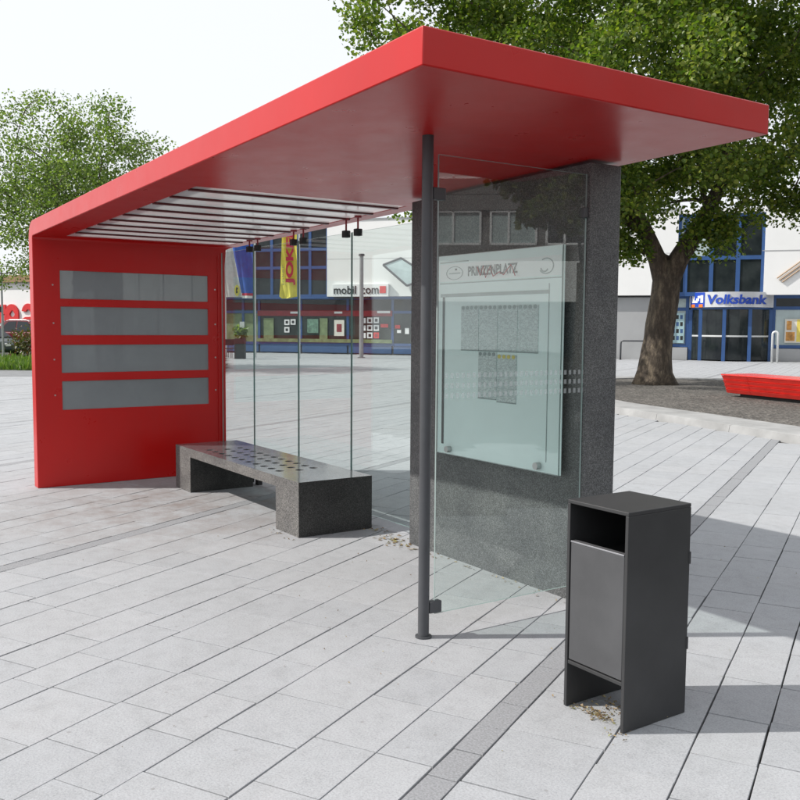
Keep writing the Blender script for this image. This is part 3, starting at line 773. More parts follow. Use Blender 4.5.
def tree(name, loc, label, trunk_pts, trunk_r, clumps, nleaf, size, mat, group=None, limb_r=.16, spread=.62, limbs=()):
    loc = Vector(loc); root = empty(name, tuple(loc)); tag(root, label, 'tree', group)
    tp = [loc + Vector(p) for p in trunk_pts]
    tk = MB().path(tp, trunk_r, 18)
    # uneven trunk
    for i, p in enumerate(tk.v):
        k = i // 18; c = tp[k]; d = p - c; a = math.atan2(d.y, d.x)
        tk.v[i] = c + d * (1 + .08 * math.sin(3 * a + k) + .05 * math.sin(7 * a + 2 * k) + (.16 * math.sin(5 * a) if k < 2 else 0))
    trunk = tk.build('trunk', 'bark', root, smooth='all', loc=tuple(loc))
    nodes = [(tp[-1], trunk_r[-1])]
    br = MB()
    for lp_, lr_ in limbs:
        q_ = [loc + Vector(p) for p in lp_]; br.path(q_, lr_, 14); nodes += list(zip(q_[2:], lr_[2:]))
    C = sorted([loc + Vector(c) for c in clumps], key=lambda c: (c - tp[-1]).length)
    for c in C:
        best = min(nodes, key=lambda nd: (nd[0] - c).length + .35 * abs((nd[0] - tp[-1]).length - .55 * (c - tp[-1]).length) + 1.6 * max(0, nd[0].z - c.z))
        L = (best[0] - c).length
        if L < .2: continue
        mid = best[0].lerp(c, .5) + Vector((random.uniform(-.1, .1) * L, random.uniform(-.1, .1) * L, .10 * L + random.uniform(-.05, .05) * L))
        r0 = min(best[1] * .75, limb_r * min(1.3, .25 + L / 3)); r0 = max(r0, .018)
        q1 = best[0].lerp(mid, .5) + Vector((0, 0, .03 * L))
        br.path([best[0], q1, mid, mid.lerp(c, .55) + Vector((0, 0, .02 * L)), c], [r0, r0 * .85, r0 * .68, r0 * .45, .012], 7)
        nodes += [(mid, r0 * .68), (c, max(.03, r0 * .4)), (q1, r0 * .85)]
    br.build('limbs', 'bark', root, smooth='all', loc=tuple(loc))
    CC = np.array([tuple(c) for c in C]); idx = RNG.integers(0, len(C), nleaf)
    off = RNG.normal(size=(nleaf, 3)); off /= np.linalg.norm(off, axis=1)[:, None]
    off *= (RNG.uniform(0, 1, (nleaf, 1)) ** .45) * spread * RNG.uniform(.7, 1.3, (len(C), 1))[idx]; off[:, 2] *= .7
    leaf_cloud('crown', CC[idx] + off, size, mat, root, tuple(loc))
    return root
def clumps_in(n, cen, rad, cond, hollow=.35):
    out = []; tries = 0
    while len(out) < n and tries < n * 60:
        tries += 1
        p = Vector((random.uniform(-1, 1), random.uniform(-1, 1), random.uniform(-1, 1))); L = p.length
        if L > 1 or L < hollow * random.random(): continue
        if L > .82 + .18 * math.sin(p.x * 9 + p.y * 7) * math.sin(p.z * 8 + 1.3): continue
        q = Vector((cen[0] + p.x * rad[0], cen[1] + p.y * rad[1], cen[2] + p.z * rad[2]))
        if cond(q): out.append(q)
    return out
def rel(lat, dep, z): v = RH * lat + FH * dep; return (v.x, v.y, z)
# the big plane tree; clump positions in (lateral, depth, height), low hanging at the left of the trunk
TB = CG(657, 24.6, .10)
random.seed(21)
def cond(q): 
    lo = 4.5 + .6 * math.sin(q.x * 1.1) + (.0 if q.x > 0 else -.35)
    if q.x < -2.6 and q.x > -5.5: lo += .7
    return q.z > lo
cl = clumps_in(430, (.4, 0, 9.0), (9.2, 7.2, 5.6), cond, .5)
cl += [Vector((-1.2, -.4, 3.9)), Vector((-1.6, -.6, 3.7)), Vector((-.9, -.5, 3.5)), Vector((-1.9, 0, 4.6)), Vector((1.1, -.9, 3.75)), Vector((1.3, -.7, 4.0)), Vector((-1.7, .3, 4.3)), Vector((-1.0, -.9, 4.5)), Vector((-1.4, -1.2, 5.0)), Vector((-6.7, .5, 4.9)), Vector((-6.9, -.6, 5.4)), Vector((-6.3, 0, 5.6)),
       Vector((-6.3, -1.5, 9.6)), Vector((-5.9, -1.0, 10.3)), Vector((-6.8, -1.0, 10.4)), Vector((-5.5, -.6, 9.4)), Vector((-6.2, .6, 9.1)), Vector((-5.2, -1.2, 10.0)), Vector((-7.7, 0, 9.0)), Vector((-8.0, .3, 9.6)), Vector((-7.4, -.5, 10.1)), Vector((3.7, -1, 4.4)), Vector((4.2, -.6, 4.9)), Vector((2.6, -.8, 4.7)), Vector((1.5, -1.2, 4.4)), Vector((.9, -.8, 4.2))]
cl = [Vector(rel(c.x, c.y, c.z)) for c in cl]
tree('plane_tree', tuple(TB), 'broad plane tree with thick mottled trunk growing in the gravel bed', [rel(-.05, 0, -.1), rel(-.05, 0, .10), rel(-.04, 0, .35), rel(0, 0, .9), rel(.05, 0, 1.6), rel(.12, 0, 2.3), rel(.18, 0, 2.9), rel(.2, 0, 3.3)],
     [.60, .52, .45, .39, .365, .37, .36, .22], cl, 225000, .094, 'plane_leaf', None, .2, .8, [([rel(-.45, -.2, 4.0), rel(-1.8, -.1, 4.9), rel(-3.2, 0, 5.4), rel(-4.8, 0, 5.5), rel(-6.3, 0, 5.4)], [.15, .13, .10, .08, .05]), ([rel(.12, 0, 2.6), rel(-.10, -.1, 3.3), rel(-.45, -.2, 4.0), rel(-.95, -.3, 4.9), rel(-1.5, -.4, 6.2)], [.26, .24, .20, .17, .12]), ([rel(.2, 0, 2.6), rel(.45, -.05, 3.3), rel(.85, 0, 3.95), rel(1.25, .1, 4.6), rel(1.6, .1, 5.4), rel(1.7, .1, 6.8)], [.28, .27, .24, .20, .17, .12])])
# lighter, airier tree beyond the end panel
random.seed(5)
TL = CG(88, 34)
cl = clumps_in(230, (-.25, 0, 6.45), (4.25, 3.7, 3.75), lambda q: q.z > 3.1, .3) + [Vector((-2.2 - .35 * k, random.uniform(-1, 1), 3.2 + .25 * (k % 3))) for k in range(7)]
cl = [Vector(rel(c.x, c.y, c.z)) for c in cl]
tree('linden_tree', tuple(TL), 'light green airy round tree on the grass verge behind the red panel', [rel(0, 0, -.1), rel(0, 0, .5), rel(.05, 0, 1.5), rel(0, 0, 2.6), rel(.05, 0, 3.6)],
     [.26, .2, .17, .16, .13], cl, 36000, .085, 'light_leaf', None, .075, .78)

# ================================================================== THE SHOP BUILDING BEHIND THE SQUARE
def FU(px, py):
    d = RIGHT * ((px - 400) / FPX) - UP * ((py - 400) / FPX) + FWD
    o = Vector((0, 0, EYE)); t = (FB0 - o).dot(EN) / d.dot(EN); p = o + d * t
    return (p - FB0).dot(EU), p.z
def fb(mb, u0, u1, z0, z1, d0, d1, mi=0):
    return mb.obox(FB0, EU, EN, ZA, (u0, d0, z0), (u1, d1, z1), mi)
def fpx(r):
    (xa, ya, xb, yb) = r; xm = (xa + xb) / 2; ym = (ya + yb) / 2
    return FU(xa, ym)[0], FU(xb, ym)[0], FU(xm, yb)[1], FU(xm, ya)[1]
def fpart(name, r, d0, d1, mat, parent, bevel=0.):
    u0, u1, z0, z1 = fpx(r); return fb(MB(), u0, u1, z0, z1, d0, d1).build(name, mat, parent, bevel=bevel)
bld = empty('shop_building', tuple(FB0 + EU * 16)); tag(bld, 'long white two-storey shop and bank building with blue window frames', 'building')
ZF = 3.28; ZTOP = 7.55
U = lambda px: FU(px, 320)[0]
uL, uW0, uW1, uV0, uV1, uR = U(150), U(253), U(329), U(676), U(762), U(1150)
fb(MB(), uL, uR, 0, ZTOP - .3, -12, -.45).build('core', 'wall_grey', bld)
for (a, b) in ((uL, uW0), (uW1, uV0), (uV1, uR)):
    wl_ = fb(MB(), a, b, ZF, ZTOP, -.44, .30).build('upper_wall', 'wall_white', bld)
    fb(MB(), a - .02, b + .02, ZTOP, ZTOP + .08, -.46, .34).build('coping', 'galvanised', wl_)
    kk = a + 2.6
    fb(MB(), a, b, 5.38, 5.40, .298, .304).build('wall_joint', 'wall_grey', wl_)
for (a, b) in ((uW0, uW1), (uV0, uV1)):
    fb(MB(), a, b, ZTOP - .25, ZTOP, -.44, .28).build('lintel', 'wall_white', bld)
def glazing(name, us, zz, d, fw, fmat, pmat, parent):
    fr = MB(); 
    for u_ in us: fb(fr, u_ - fw / 2, u_ + fw / 2, zz[0], zz[-1], d, d + .10)
    for z_ in zz: fb(fr, us[0] - fw / 2, us[-1] + fw / 2, z_ - fw / 2, z_ + fw / 2, d + .002, d + .096)
    f = fr.build(name, fmat, parent)
    for i in range(len(us) - 1):
        for j in range(len(zz) - 1):
            pm = pmat(i, j) if callable(pmat) else pmat
            fb(MB(), us[i] + fw / 2 - .01, us[i + 1] - fw / 2 + .01, zz[j] + fw / 2 - .01, zz[j + 1] - fw / 2 + .01, d + .02, d + .05).build('pane', pm, f)
    return f
Zp = lambda px, py: FU(px, py)[1]
glazing('window_frame', [U(253.5), U(273), U(299), U(311), U(328.5)], [ZF + .05, Zp(290, 268), Zp(290, 250), ZTOP - .3], .05, .17, 'frame_blue', 'dark_glazing', bld)
glazing('window_frame', [U(677), U(684), U(709.5), U(736), U(761)], [ZF + .05, Zp(720, 258), ZTOP - .3], .05, .2, 'frame_blue', lambda i, j: 'dark_glazing' if j == 0 or i > 1 else 'pale_glazing', bld)
# ground floor, phone shop side
z1b = Zp(330, 344); 
us = [U(p) for p in (150, 190, 216, 241, 257, 299, 346, 391, 413, 470, 530, 590)]
glazing('shop_front', us, [z1b, Zp(330, 312), ZF - .08], -.35, .15, 'frame_blue', lambda i, j: 'curtain_green' if i < 4 and j == 0 else ('shop_glazing' if j == 0 else 'dark_glazing'), bld)
for i in range(len(us) - 1):
    fb(MB(), us[i] + .06, us[i + 1] - .06, .05, z1b - .06, -.40, -.28).build('base_panel', 'panel_blue', bld, bevel=.01)
fb(MB(), us[0], us[-1], ZF - .12, ZF - .005, -.44, .22).build('soffit_rail', 'frame_blue', bld)
fpart('red_fascia', (256, 310.5, 391, 316), -.23, -.19, 'dim_red', bld)
for r in ((289, 311.5, 297, 313.5), (376, 310.8, 389, 313.2), (333, 311.5, 341, 313.5)):
    fpart('fascia_lettering', r, -.188, -.18, 'sign_white', bld)
def poster(r, mat, inner=None, parent=bld, d=-.20):
    p = fpart('poster', r, d, d + .025, mat, parent)
    if inner:
        (a, b, c, e) = r; m = .25; fpart('poster_print', (a + (c - a) * m, b + (e - b) * m, c - (c - a) * m, e - (e - b) * m), d + .026, d + .03, inner, p)
for r in ((283, 319.5, 288, 325), (289.2, 319.2, 294.2, 324.7), (283, 327, 288, 332.5)): poster(r, 'sign_white', 'letter_black')
for r in ((366, 317.5, 371.3, 323.3), (372.5, 317.3, 377.8, 323.1), (366, 325, 371.3, 330.8), (372.5, 325, 377.8, 330.8), (366, 332.5, 371.3, 338.3)): poster(r, 'sign_white', 'letter_black')
poster((372.5, 332.5, 377.8, 338.3), 'letter_red', 'dim_red')
for y in (318, 325.5, 333): poster((362.6, y, 364.6, y + 5.2), 'sign_white')
poster((379.5, 324, 387, 327.5), 'letter_red'); poster((394, 325, 399, 328.5), 'letter_red')
poster((396, 330, 400, 333), 'sign_white'); poster((404, 328, 408, 334), 'sign_white')
poster((333, 320, 343, 336), 'poster_cream', 'dim_red'); poster((306, 319, 317, 333), 'poster_green'); 
for (a, b) in ((262, 272), (318, 326)): fpart('display_stand', (a, 318, b, 341), -.235, -.215, 'curtain_green', bld)
fpart('display_strip', (256, 339, 391, 342.5), -.232, -.2, 'curtain_green', bld)
# phone shop sign box
sgn = fpart('shop_sign', (336, 284.3, 391.5, 297), .31, .52, 'sign_white', bld, .02)
u0, u1, z0, z1 = fpx((337.5, 286.2, 381.5, 294.2))
ff = lambda ox, oz, d: (lambda a, b, t: FB0 + EU * (ox + a) + ZA * (oz + b) + EN * (d + t))
for (wd_, xa_, xb_) in (('mobil', 337.5, 359.3), ('com', 364.6, 381.8)):
    ua_, ub_ = FU(xa_, 290)[0], FU(xb_, 290)[0]
    letters('sign_lettering', text_geo(wd_, (z1 - z0) * (1 if wd_ == 'mobil' else .72), ub_ - ua_, .004), ff(ua_, z0, .522), 'letter_black', sgn, .03)
fpart('sign_square', (383, 286.5, 389, 293.5), .521, .55, 'letter_red', sgn)
fpart('sign_under', (337, 297.3, 372, 298.8), .31, .48, 'dark_base', sgn)
# projecting glazed frame on the white wall
fr = MB()
def fpnt(px, py, d): u_, z_ = FU(px, py); return FB0 + EU * u_ + ZA * z_ + EN * d
q = [fpnt(388.5, 266, .9), fpnt(403, 258.5, .35), fpnt(432, 277, .35), fpnt(412, 286.5, .9)]
for a, b in zip(q, q[1:] + q[:1]): fr.tube(a, b, .06, n=8)
cp = fr.build('glazed_frame', 'dark_steel', bld)
MB().add([p for p in q] + [p - EN * .02 for p in q], [(0, 1, 2, 3), (7, 6, 5, 4)]).build('pane', 'pale_glazing', cp)
# bank side: grey wall, poster windows, entrance under a curved canopy
gw = fpart('ground_wall', (592, 297.5, 668, 359.5), -.44, -.02, 'wall_grey', bld)
zb0 = Zp(720, 346)
glazing('bank_window', [U(669), U(687)], [zb0, Zp(678, 309), ZF - .08], -.35, .16, 'frame_blue', 'pale_glazing', bld)
glazing('bank_window', [U(774), U(830), U(890), U(950), U(1010), U(1080), U(1140)], [zb0, Zp(790, 308), ZF - .08], -.35, .16, 'frame_blue', lambda i, j: 'pale_glazing' if j == 0 else 'dark_glazing', bld)
for (a, b) in ((668.5, 688), (773, 1140)):
    fb(MB(), U(a), U(b), .0, zb0 - .1, -.44, -.1).build('plinth', 'wall_grey', bld)
po = fpart('poster', (671, 313, 684, 343), -.22, -.2, 'poster_teal', bld)
for i in range(3):
    for j in range(4): fpart('poster_print', (672 + 4 * i, 315 + 7 * j, 674.6 + 4 * i, 319 + 7 * j), -.199, -.195, 'letter_black' if (i + j) % 2 else 'panel_blue', po)
po = fpart('poster', (785, 319, 830, 343), -.22, -.2, 'poster_cream', bld)
fpart('poster_print', (787, 321, 792, 330), -.199, -.195, 'poster_orange', po); fpart('poster_print', (786, 332, 795, 341), -.199, -.195, 'poster_orange', po); fpart('poster_print', (797, 319.5, 820, 342), -.199, -.195, 'poster_yellow', po)
# curved bank entrance
ue0, ue1 = U(690), U(772); um = (ue0 + ue1) / 2; hw = (ue1 - ue0) / 2; bul = 1.25
def arc(u_): return -.3 + bul * (1 - ((u_ - um) / hw) ** 2) if abs(u_ - um) <= hw else -.3
def arc_part(name, ua, ub, za, zc, off, th, mat, parent, k=24):
    mb = MB(); vs = []
    for i in range(k + 1):
        u_ = ua + (ub - ua) * i / k
        for dd in (arc(u_) + off, arc(u_) + off - th):
            for z_ in (za, zc): vs.append(FB0 + EU * u_ + EN * dd + ZA * z_)
    fs = []
    for i in range(k):
        o = 4 * i; p = o + 4
        fs += [(o, p, p + 1, o + 1), (o + 2, o + 3, p + 3, p + 2), (o + 1, p + 1, p + 3, o + 3), (o, o + 2, p + 2, p)]
    fs += [(0, 1, 3, 2), (4 * k, 4 * k + 2, 4 * k + 3, 4 * k + 1)]
    return mb.add(vs, fs).build(name, mat, parent, smooth=True)
zc0, zc1 = Zp(725, 307.5), Zp(725, 292.5)
can = arc_part('bank_canopy', ue0 - .05, ue1 + .05, zc0, zc1, .18, .9, 'canopy_silver', bld)
arc_part('door_soffit', ue0, ue1, zc0 - .10, zc0 - .002, .06, .5, 'frame_blue', can)
posts = [U(p) for p in (690.5, 700.5, 724, 749.5, 771)]
for i, u_ in enumerate(posts):
    d_ = arc(u_); fb(MB(), u_ - .085, u_ + .085, 0, zc0 - .1, d_ - .06, d_ + .08).build('door_post', 'frame_blue', can)
    if i:
        arc_part('door_glass', posts[i - 1] + .09, u_ - .09, .06, zc0 - .11, 0, .03, 'dark_glazing', can, 6)
        arc_part('door_rail', posts[i - 1] + .09, u_ - .09, Zp(725, 336.8), Zp(725, 335.2), .03, .025, 'pale_metal', can, 6)
fb(MB(), ue0, ue1, 0, zc0 - .11, -.46, -.43).build('door_back', 'dark_glazing', can)
geo = text_geo('Volksbank', (zc1 - zc0) * .62, U(766) - U(706.5), .03, .12)
letters('sign_lettering', geo, lambda a, b, t: FB0 + EU * (U(706.5) + a) + EN * (arc(U(706.5) + a) + .182 + t) + ZA * (zc0 + (zc1 - zc0) * .2 + b), 'letter_blue', can, .05)
ua, ub = U(689.5), U(704); hz = zc1 - zc0
arc_part('emblem_plate', ua, ub, zc0 + .02, zc1 - .01, .20, .018, 'letter_blue', can, 6)
wdt = ub - ua
for (a, b, c, e) in ((.12, .30, .30, .80), (.30, .52, .30, .46), (.42, .62, .42, .60), (.52, .72, .60, .76), (.72, .90, .30, .80)):
    arc_part('emblem_shape', ua + wdt * a, ua + wdt * b, zc0 + hz * c, zc0 + hz * e, .212, .01, 'sign_white', can, 3)
for a in (.08, .62): arc_part('emblem_shape', ua + wdt * a, ua + wdt * (a + .26), zc0 + .0, zc0 + hz * .2, .216, .012, 'emblem_orange', can, 3)
# three diagonal rods on the white wall at the right
for k in range(3):
    p = fpnt(776.5 + 2.6 * k, 278.5 + 1.9 * k, .36); q_ = fpnt(806 + 2.6 * k, 257.5 + 1.9 * k, .36)
    MB().tube(p, q_, .035, n=8).build('wall_rod', 'stripe_tan', bld)
fpart('wall_seam', (762, 249.6, 900, 250.2), .301, .305, 'wall_grey', bld)

# ------------------------------------------------------------------ things standing in front of the building
def hoop(name, a, b, h, r, mat, label, cat, group=None, arch=False):
    a = Vector(a); b = Vector(b); root = empty(name, tuple((a + b) / 2)); tag(root, label, cat, group)
    pts = [a]
    if arch:
        w_ = (b - a).length / 2; c = (a + b) / 2 + ZA * (h - w_); dd = (b - a).normalized()
        pts += [c + dd * (-w_ * math.cos(t)) + ZA * (w_ * math.sin(t)) for t in [math.pi * i / 10 for i in range(11)]]
    else:
        dd = (b - a).normalized() * .12; pts += [a + ZA * (h - .12), a + ZA * (h - .03) + dd * .25, a + ZA * h + dd, b + ZA * h - dd, b + ZA * (h - .03) - dd * .25, b + ZA * (h - .12)]
    pts.append(b); MB().path(pts, r, 10).build('rail', mat, root, smooth='all')
    MB().tube(a + ZA * .001, a + ZA * .012, r * 2, n=12).build('foot_plate', mat, root); MB().tube(b + ZA * .001, b + ZA * .012, r * 2, n=12).build('foot_plate', mat, root)
    return root
hoop('bike_rack', CG(620, 46.5), CG(648, 46), .96, .045, 'dark_steel', 'low black tubular rack in front of the grey wall', 'bike rack')
hoop('loop_rail', CG(771.2, 43.3), CG(776.6, 43.2), 1.48, .055, 'pale_metal', 'pale looped guard rail beside the bank entrance', 'rail', None, True)
pb = CG(361, 46.5); ph = (357 - 254) / FPX * 46.5
lp = empty('plaza_post', tuple(pb)); tag(lp, 'tall plain grey post standing before the phone shop', 'post')
MB().tube(pb, pb + ZA * (ph - .1), .11, .10, 16).build('shaft', 'galvanised', lp, smooth=True)
MB().tube(pb + ZA * (ph - .1), pb + ZA * ph, .16, .14, 16).build('cap', 'dark_steel', lp, smooth=True)
MB().tube(pb + ZA * .001, pb + ZA * .04, .2, n=16).build('base_plate', 'galvanised', lp, smooth=True)
def banner(name, px, dep, zt, outline, mats, label, extra=None):
    p = CG(px, dep); root = empty(name, tuple(p)); tag(root, label, 'flag', 'flags before the shops')
    MB().tube(p, p + ZA * (zt + .35), .06, .045, 14).build('flagpole', 'pale_metal', root, smooth=True)
    MB().tube(p + ZA * (zt + .35), p + ZA * (zt + .45), .07, .02, 12).build('finial', 'pale_metal', root, smooth=True)
    def cloth(nm, pts, mat, lift=0., th=.012):
        """pts = rows of (z, left offset, right offset) from the pole, rippled"""
        mb = MB(); k = 10; vs = []
        for (z, l, r) in pts:
            for i in range(k + 1):
                s = l + (r - l) * i / k
                vs.append(p + RH * s + ZA * z - FH * (lift + .07 * math.sin(s * 9 + z * 1.7) + .05 * math.sin(s * 21 + z * 3)))
        nv = len(vs); vs += [v + FH * th for v in vs]; fs = []
        for r_ in range(len(pts) - 1):
            for i in range(k):
                a = r_ * (k + 1) + i; q4 = (a, a + 1, a + k + 2, a + k + 1); fs += [q4, tuple(nv + t for t in reversed(q4))]
        return mb.add(vs, fs).build(nm, mat, root, smooth='all')
    return root, p, cloth
mpp = 45 / FPX
root, p, cloth = banner('shop_flag', 299, 45, 7.2, None, None, 'yellow flag with red upright lettering on a pole before the shops')
zz_ = lambda y, px=290: EYE + (326 - y) * mpp
rowsb = []
for k in range(13):
    y = 210 + (297 - 210) * k / 12; rowsb.append((zz_(y), (-15.5 - 4 * k / 12) * mpp, -.10))
rowsb.append((zz_(299), -17.5 * mpp, -.5))
cloth('flag_cloth', rowsb, 'flag_yellow')
geo = text_geo('JOKER', 9.6 * mpp, 60 * mpp, .045)
letters('flag_lettering', geo, lambda a, b, t: p + RH * ((-2.6 - 1.0 * (1 - a / (60 * mpp))) * mpp - b) + ZA * (zz_(286) + a) - FH * (.135 + t), 'flag_red', root, .01)
gg = text_geo('joker', 2.2 * mpp, 20 * mpp, .0)
letters('flag_lettering', gg, lambda a, b, t: p + RH * (-14.5 * mpp - b) + ZA * (zz_(286) + a) - FH * (.14 + t), 'poster_green', root, .01)
root, p, cloth = banner('town_flag', 255, 46, 7.2, None, None, 'blue flag with red and white hem on a pole before the shops')
mpp = 46 / FPX
cloth('flag_cloth', [(zz_(y), (-29 + (y - 215) * .20) * mpp if y < 297 else -13 * mpp, -.08) for y in (215, 225, 235, 245, 255, 265, 275, 285, 294)], 'flag_blue')
cloth('hem_band', [(zz_(y), -12.8 * mpp, -.10) for y in (294, 296.5)], 'flag_red', .004)
cloth('hem_letters', [(zz_(y), -12.6 * mpp, -.12) for y in (296.5, 299)], 'flag_white', .002)
# white flag with yellow crest hangs just behind
root, p, cloth = banner('crest_flag', 225.5, 47.2, 7.1, None, None, 'white flag with yellow crest hanging behind the blue flag')
mpp = 47.2 / FPX
cloth('flag_cloth', [(zz_(y), .06, 17 * mpp) for y in (218, 230, 245, 260, 275, 290, 298)], 'flag_white')
cr = MB()
cr.prism([(math.cos(t) * 2.6 * mpp, math.sin(t) * 5.6 * mpp) for t in [2 * math.pi * i / 14 for i in range(14)]], .145, .155, lambda a, b, h: p + RH * (a + 12.3 * mpp) + ZA * (zz_(291.5) + b) - FH * h)
cr.build('crest', 'flag_yellow', root)
c2 = MB(); c2.prism([(-1.2 * mpp, -3 * mpp), (1.0 * mpp, -2 * mpp), (-.2 * mpp, 0), (1.3 * mpp, 2.5 * mpp), (-.9 * mpp, 3.2 * mpp)], .158, .165, lambda a, b, h: p + RH * (a + 12.3 * mpp) + ZA * (zz_(291.5) + b) - FH * h)
c2.build('crest_animal', 'letter_black', root)
# planter with small sign, and seats beside it
pl = CG(240, 44); root = empty('planter', tuple(pl)); tag(root, 'dark square planter with sparse plant before the shop front', 'planter')
MB().obox(pl, RH, FH, ZA, (-.24, -.24, 0), (.24, .24, .98)).build('box', 'planter_dark', root, bevel=.02)
MB().obox(pl, RH, FH, ZA, (-.20, -.20, .982), (.20, .20, .99)).build('soil', 'dark_base', root)
P = np.array([tuple(pl + ZA * 1.05 + RH * random.uniform(-.25, .25) + FH * random.uniform(-.2, .2) + ZA * random.uniform(0, .45)) for _ in range(160)])
leaf_cloud('foliage', P, .16, 'light_leaf', root, tuple(pl))
st = MB().tube(pl + RH * .1 + ZA * .98, pl + RH * .1 + ZA * 1.5, .012, n=6); st.build('sign_stake', 'galvanised', root)
MB().obox(pl + RH * .1 - FH * .02, RH, FH, ZA, (-.11, 0, 1.42), (.11, .02, 1.78)).build('price_card', 'sign_white', root)
for k, px in enumerate((227, 231.5)):
    c_ = CG(px, 45 + .6 * k); root = empty('cafe_chair', tuple(c_)); tag(root, ('dark tubular chair at the shop front, farther from the planter', 'dark tubular chair at the shop front next to the planter')[k], 'chair', 'chairs at the shop front')
    for a in (-.2, .2):
        for b in (-.2, .2): MB().tube(c_ + RH * a + FH * b, c_ + RH * a + FH * b + ZA * .45, .016, n=6).build('leg', 'dark_steel', root)
    MB().obox(c_, RH, FH, ZA, (-.22, -.22, .45), (.22, .22, .49)).build('seat', 'planter_dark', root, bevel=.01)
    MB().obox(c_, RH, FH, ZA, (-.22, .19, .62), (.22, .22, .92)).build('backrest', 'planter_dark', root, bevel=.01)
    for a in (-.2, .2): MB().tube(c_ + RH * a + FH * .205 + ZA * .49, c_ + RH * a + FH * .205 + ZA * .64, .014, n=6).build('back_post', 'dark_steel', root)

# ------------------------------------------------------------------ far left: hall with big red letters, parked cars, pole, shrub
_c, _s = math.cos(math.radians(25)), math.sin(math.radians(25)); HF = FH * _c + RH * _s; HR = RH * _c - FH * _s
HB = CG(10, 62); hdir = HR; hall = empty('supermarket_hall', tuple(HB)); tag(hall, 'white hall with huge red letters and brown roof behind the grass', 'building')
H = lambda name, a, b, mat, parent=hall, bevel=0.: MB().obox(HB, HR, HF, ZA, a, b).build(name, mat, parent, bevel=bevel)
zh = lambda y: EYE + (323 - y) / FPX * 62
H('wall', (-14, 0, 0), (11, 12, zh(282)), 'wall_white')
rf = H('roof', (-14.2, -.25, zh(282)), (11.2, 12.2, zh(275.2)), 'roof_tile')
H('roof_vent', ((23.5 - 10) / FPX * 62 - .2, -.1, zh(275.2)), ((23.5 - 10) / FPX * 62 + .2, .3, zh(270)), 'wall_white', rf)
k62 = 62 / FPX
def lm(px, y): return ((px - 10) * k62, zh(y))
def big_letter(outer, inner):
    mb = MB(); n_ = len(outer); vs = []
    for d_ in (-.12, -.02):
        for (a, b) in outer + inner: vs.append(HB + HR * a + ZA * b + HF * d_)
    fs = []
    for i in range(n_):
        j = (i + 1) % n_
        fs += [(i, j, n_ + j, n_ + i), (2 * n_ + i, 3 * n_ + i, 3 * n_ + j, 2 * n_ + j), (i, 2 * n_ + i, 2 * n_ + j, j), (n_ + i, n_ + j, 3 * n_ + j, 3 * n_ + i)]
    mb.add(vs, fs).build('giant_letter', 'letter_red', hall)
nL = 32
outer = []; inner = []
for i in range(nL):
    t = 2 * math.pi * i / nL; c_, s_ = math.cos(t), math.sin(t)
    y = 313 - 9.5 * s_ if s_ >= 0 else 313 - 9.3 * max(s_, -1)
    xo = 15.3 + 9.0 * (c_ if s_ >= 0 else math.copysign(min(1, abs(c_) * 1.5), c_)) - (1.2 if s_ < 0 and c_ < 0 else 0)
    outer.append(lm(xo, y)); inner.append(lm(16 + 3.6 * (c_ if s_ < 0 else c_ * (1 - .55 * s_)), 313.2 - (3.6 if s_ >= 0 else 3.2) * s_))
big_letter(outer, inner)
for (x, a0, a1) in ((37.5, .2, 2.9),):
    pts = [(x + 8.5 * math.cos(t), 312 - 9 * math.sin(t)) for t in [math.radians(170 - 160 * i / 12) for i in range(13)]] + [(x + 3.0 * math.cos(t), 312 - 3.2 * math.sin(t)) for t in [math.radians(10 + 150 * i / 12) for i in range(13)]]
    MB().prism([lm(*q2) for q2 in pts], -.12, -.02, lambda a, b, h: HB + HR * a + ZA * b + HF * h).build('giant_letter', 'letter_red', hall)
    pts = [(x - 11, 322), (x - 9, 318.5), (x - 4, 316.2), (x + 6, 315.8), (x + 9, 322)]
    MB().prism([lm(*q2) for q2 in pts], -.119, -.021, lambda a, b, h: HB + HR * a + ZA * b + HF * h).build('giant_letter', 'letter_red', hall)
MB().prism([lm(-4, 322), lm(-4, 304), lm(7, 304), lm(7, 313), lm(2, 314), lm(2, 322)], -.119, -.021, lambda a, b, h: HB + HR * a + ZA * b + HF * h).build('giant_letter', 'letter_red', hall)
pp = CG(3.3, 40); root = empty('lamp_post', tuple(pp)); tag(root, 'slim grey pole standing in the grass by the parked cars', 'pole')
MB().tube(pp, pp + ZA * 4.0, .05, .045, 12).build('shaft', 'galvanised', root, smooth=True)
MB().obox(pp, RH, FH, ZA, (-.30, -.05, 2.1), (-.02, -.01, 2.35)).build('sign_plate', 'dark_base', root, bevel=.01)
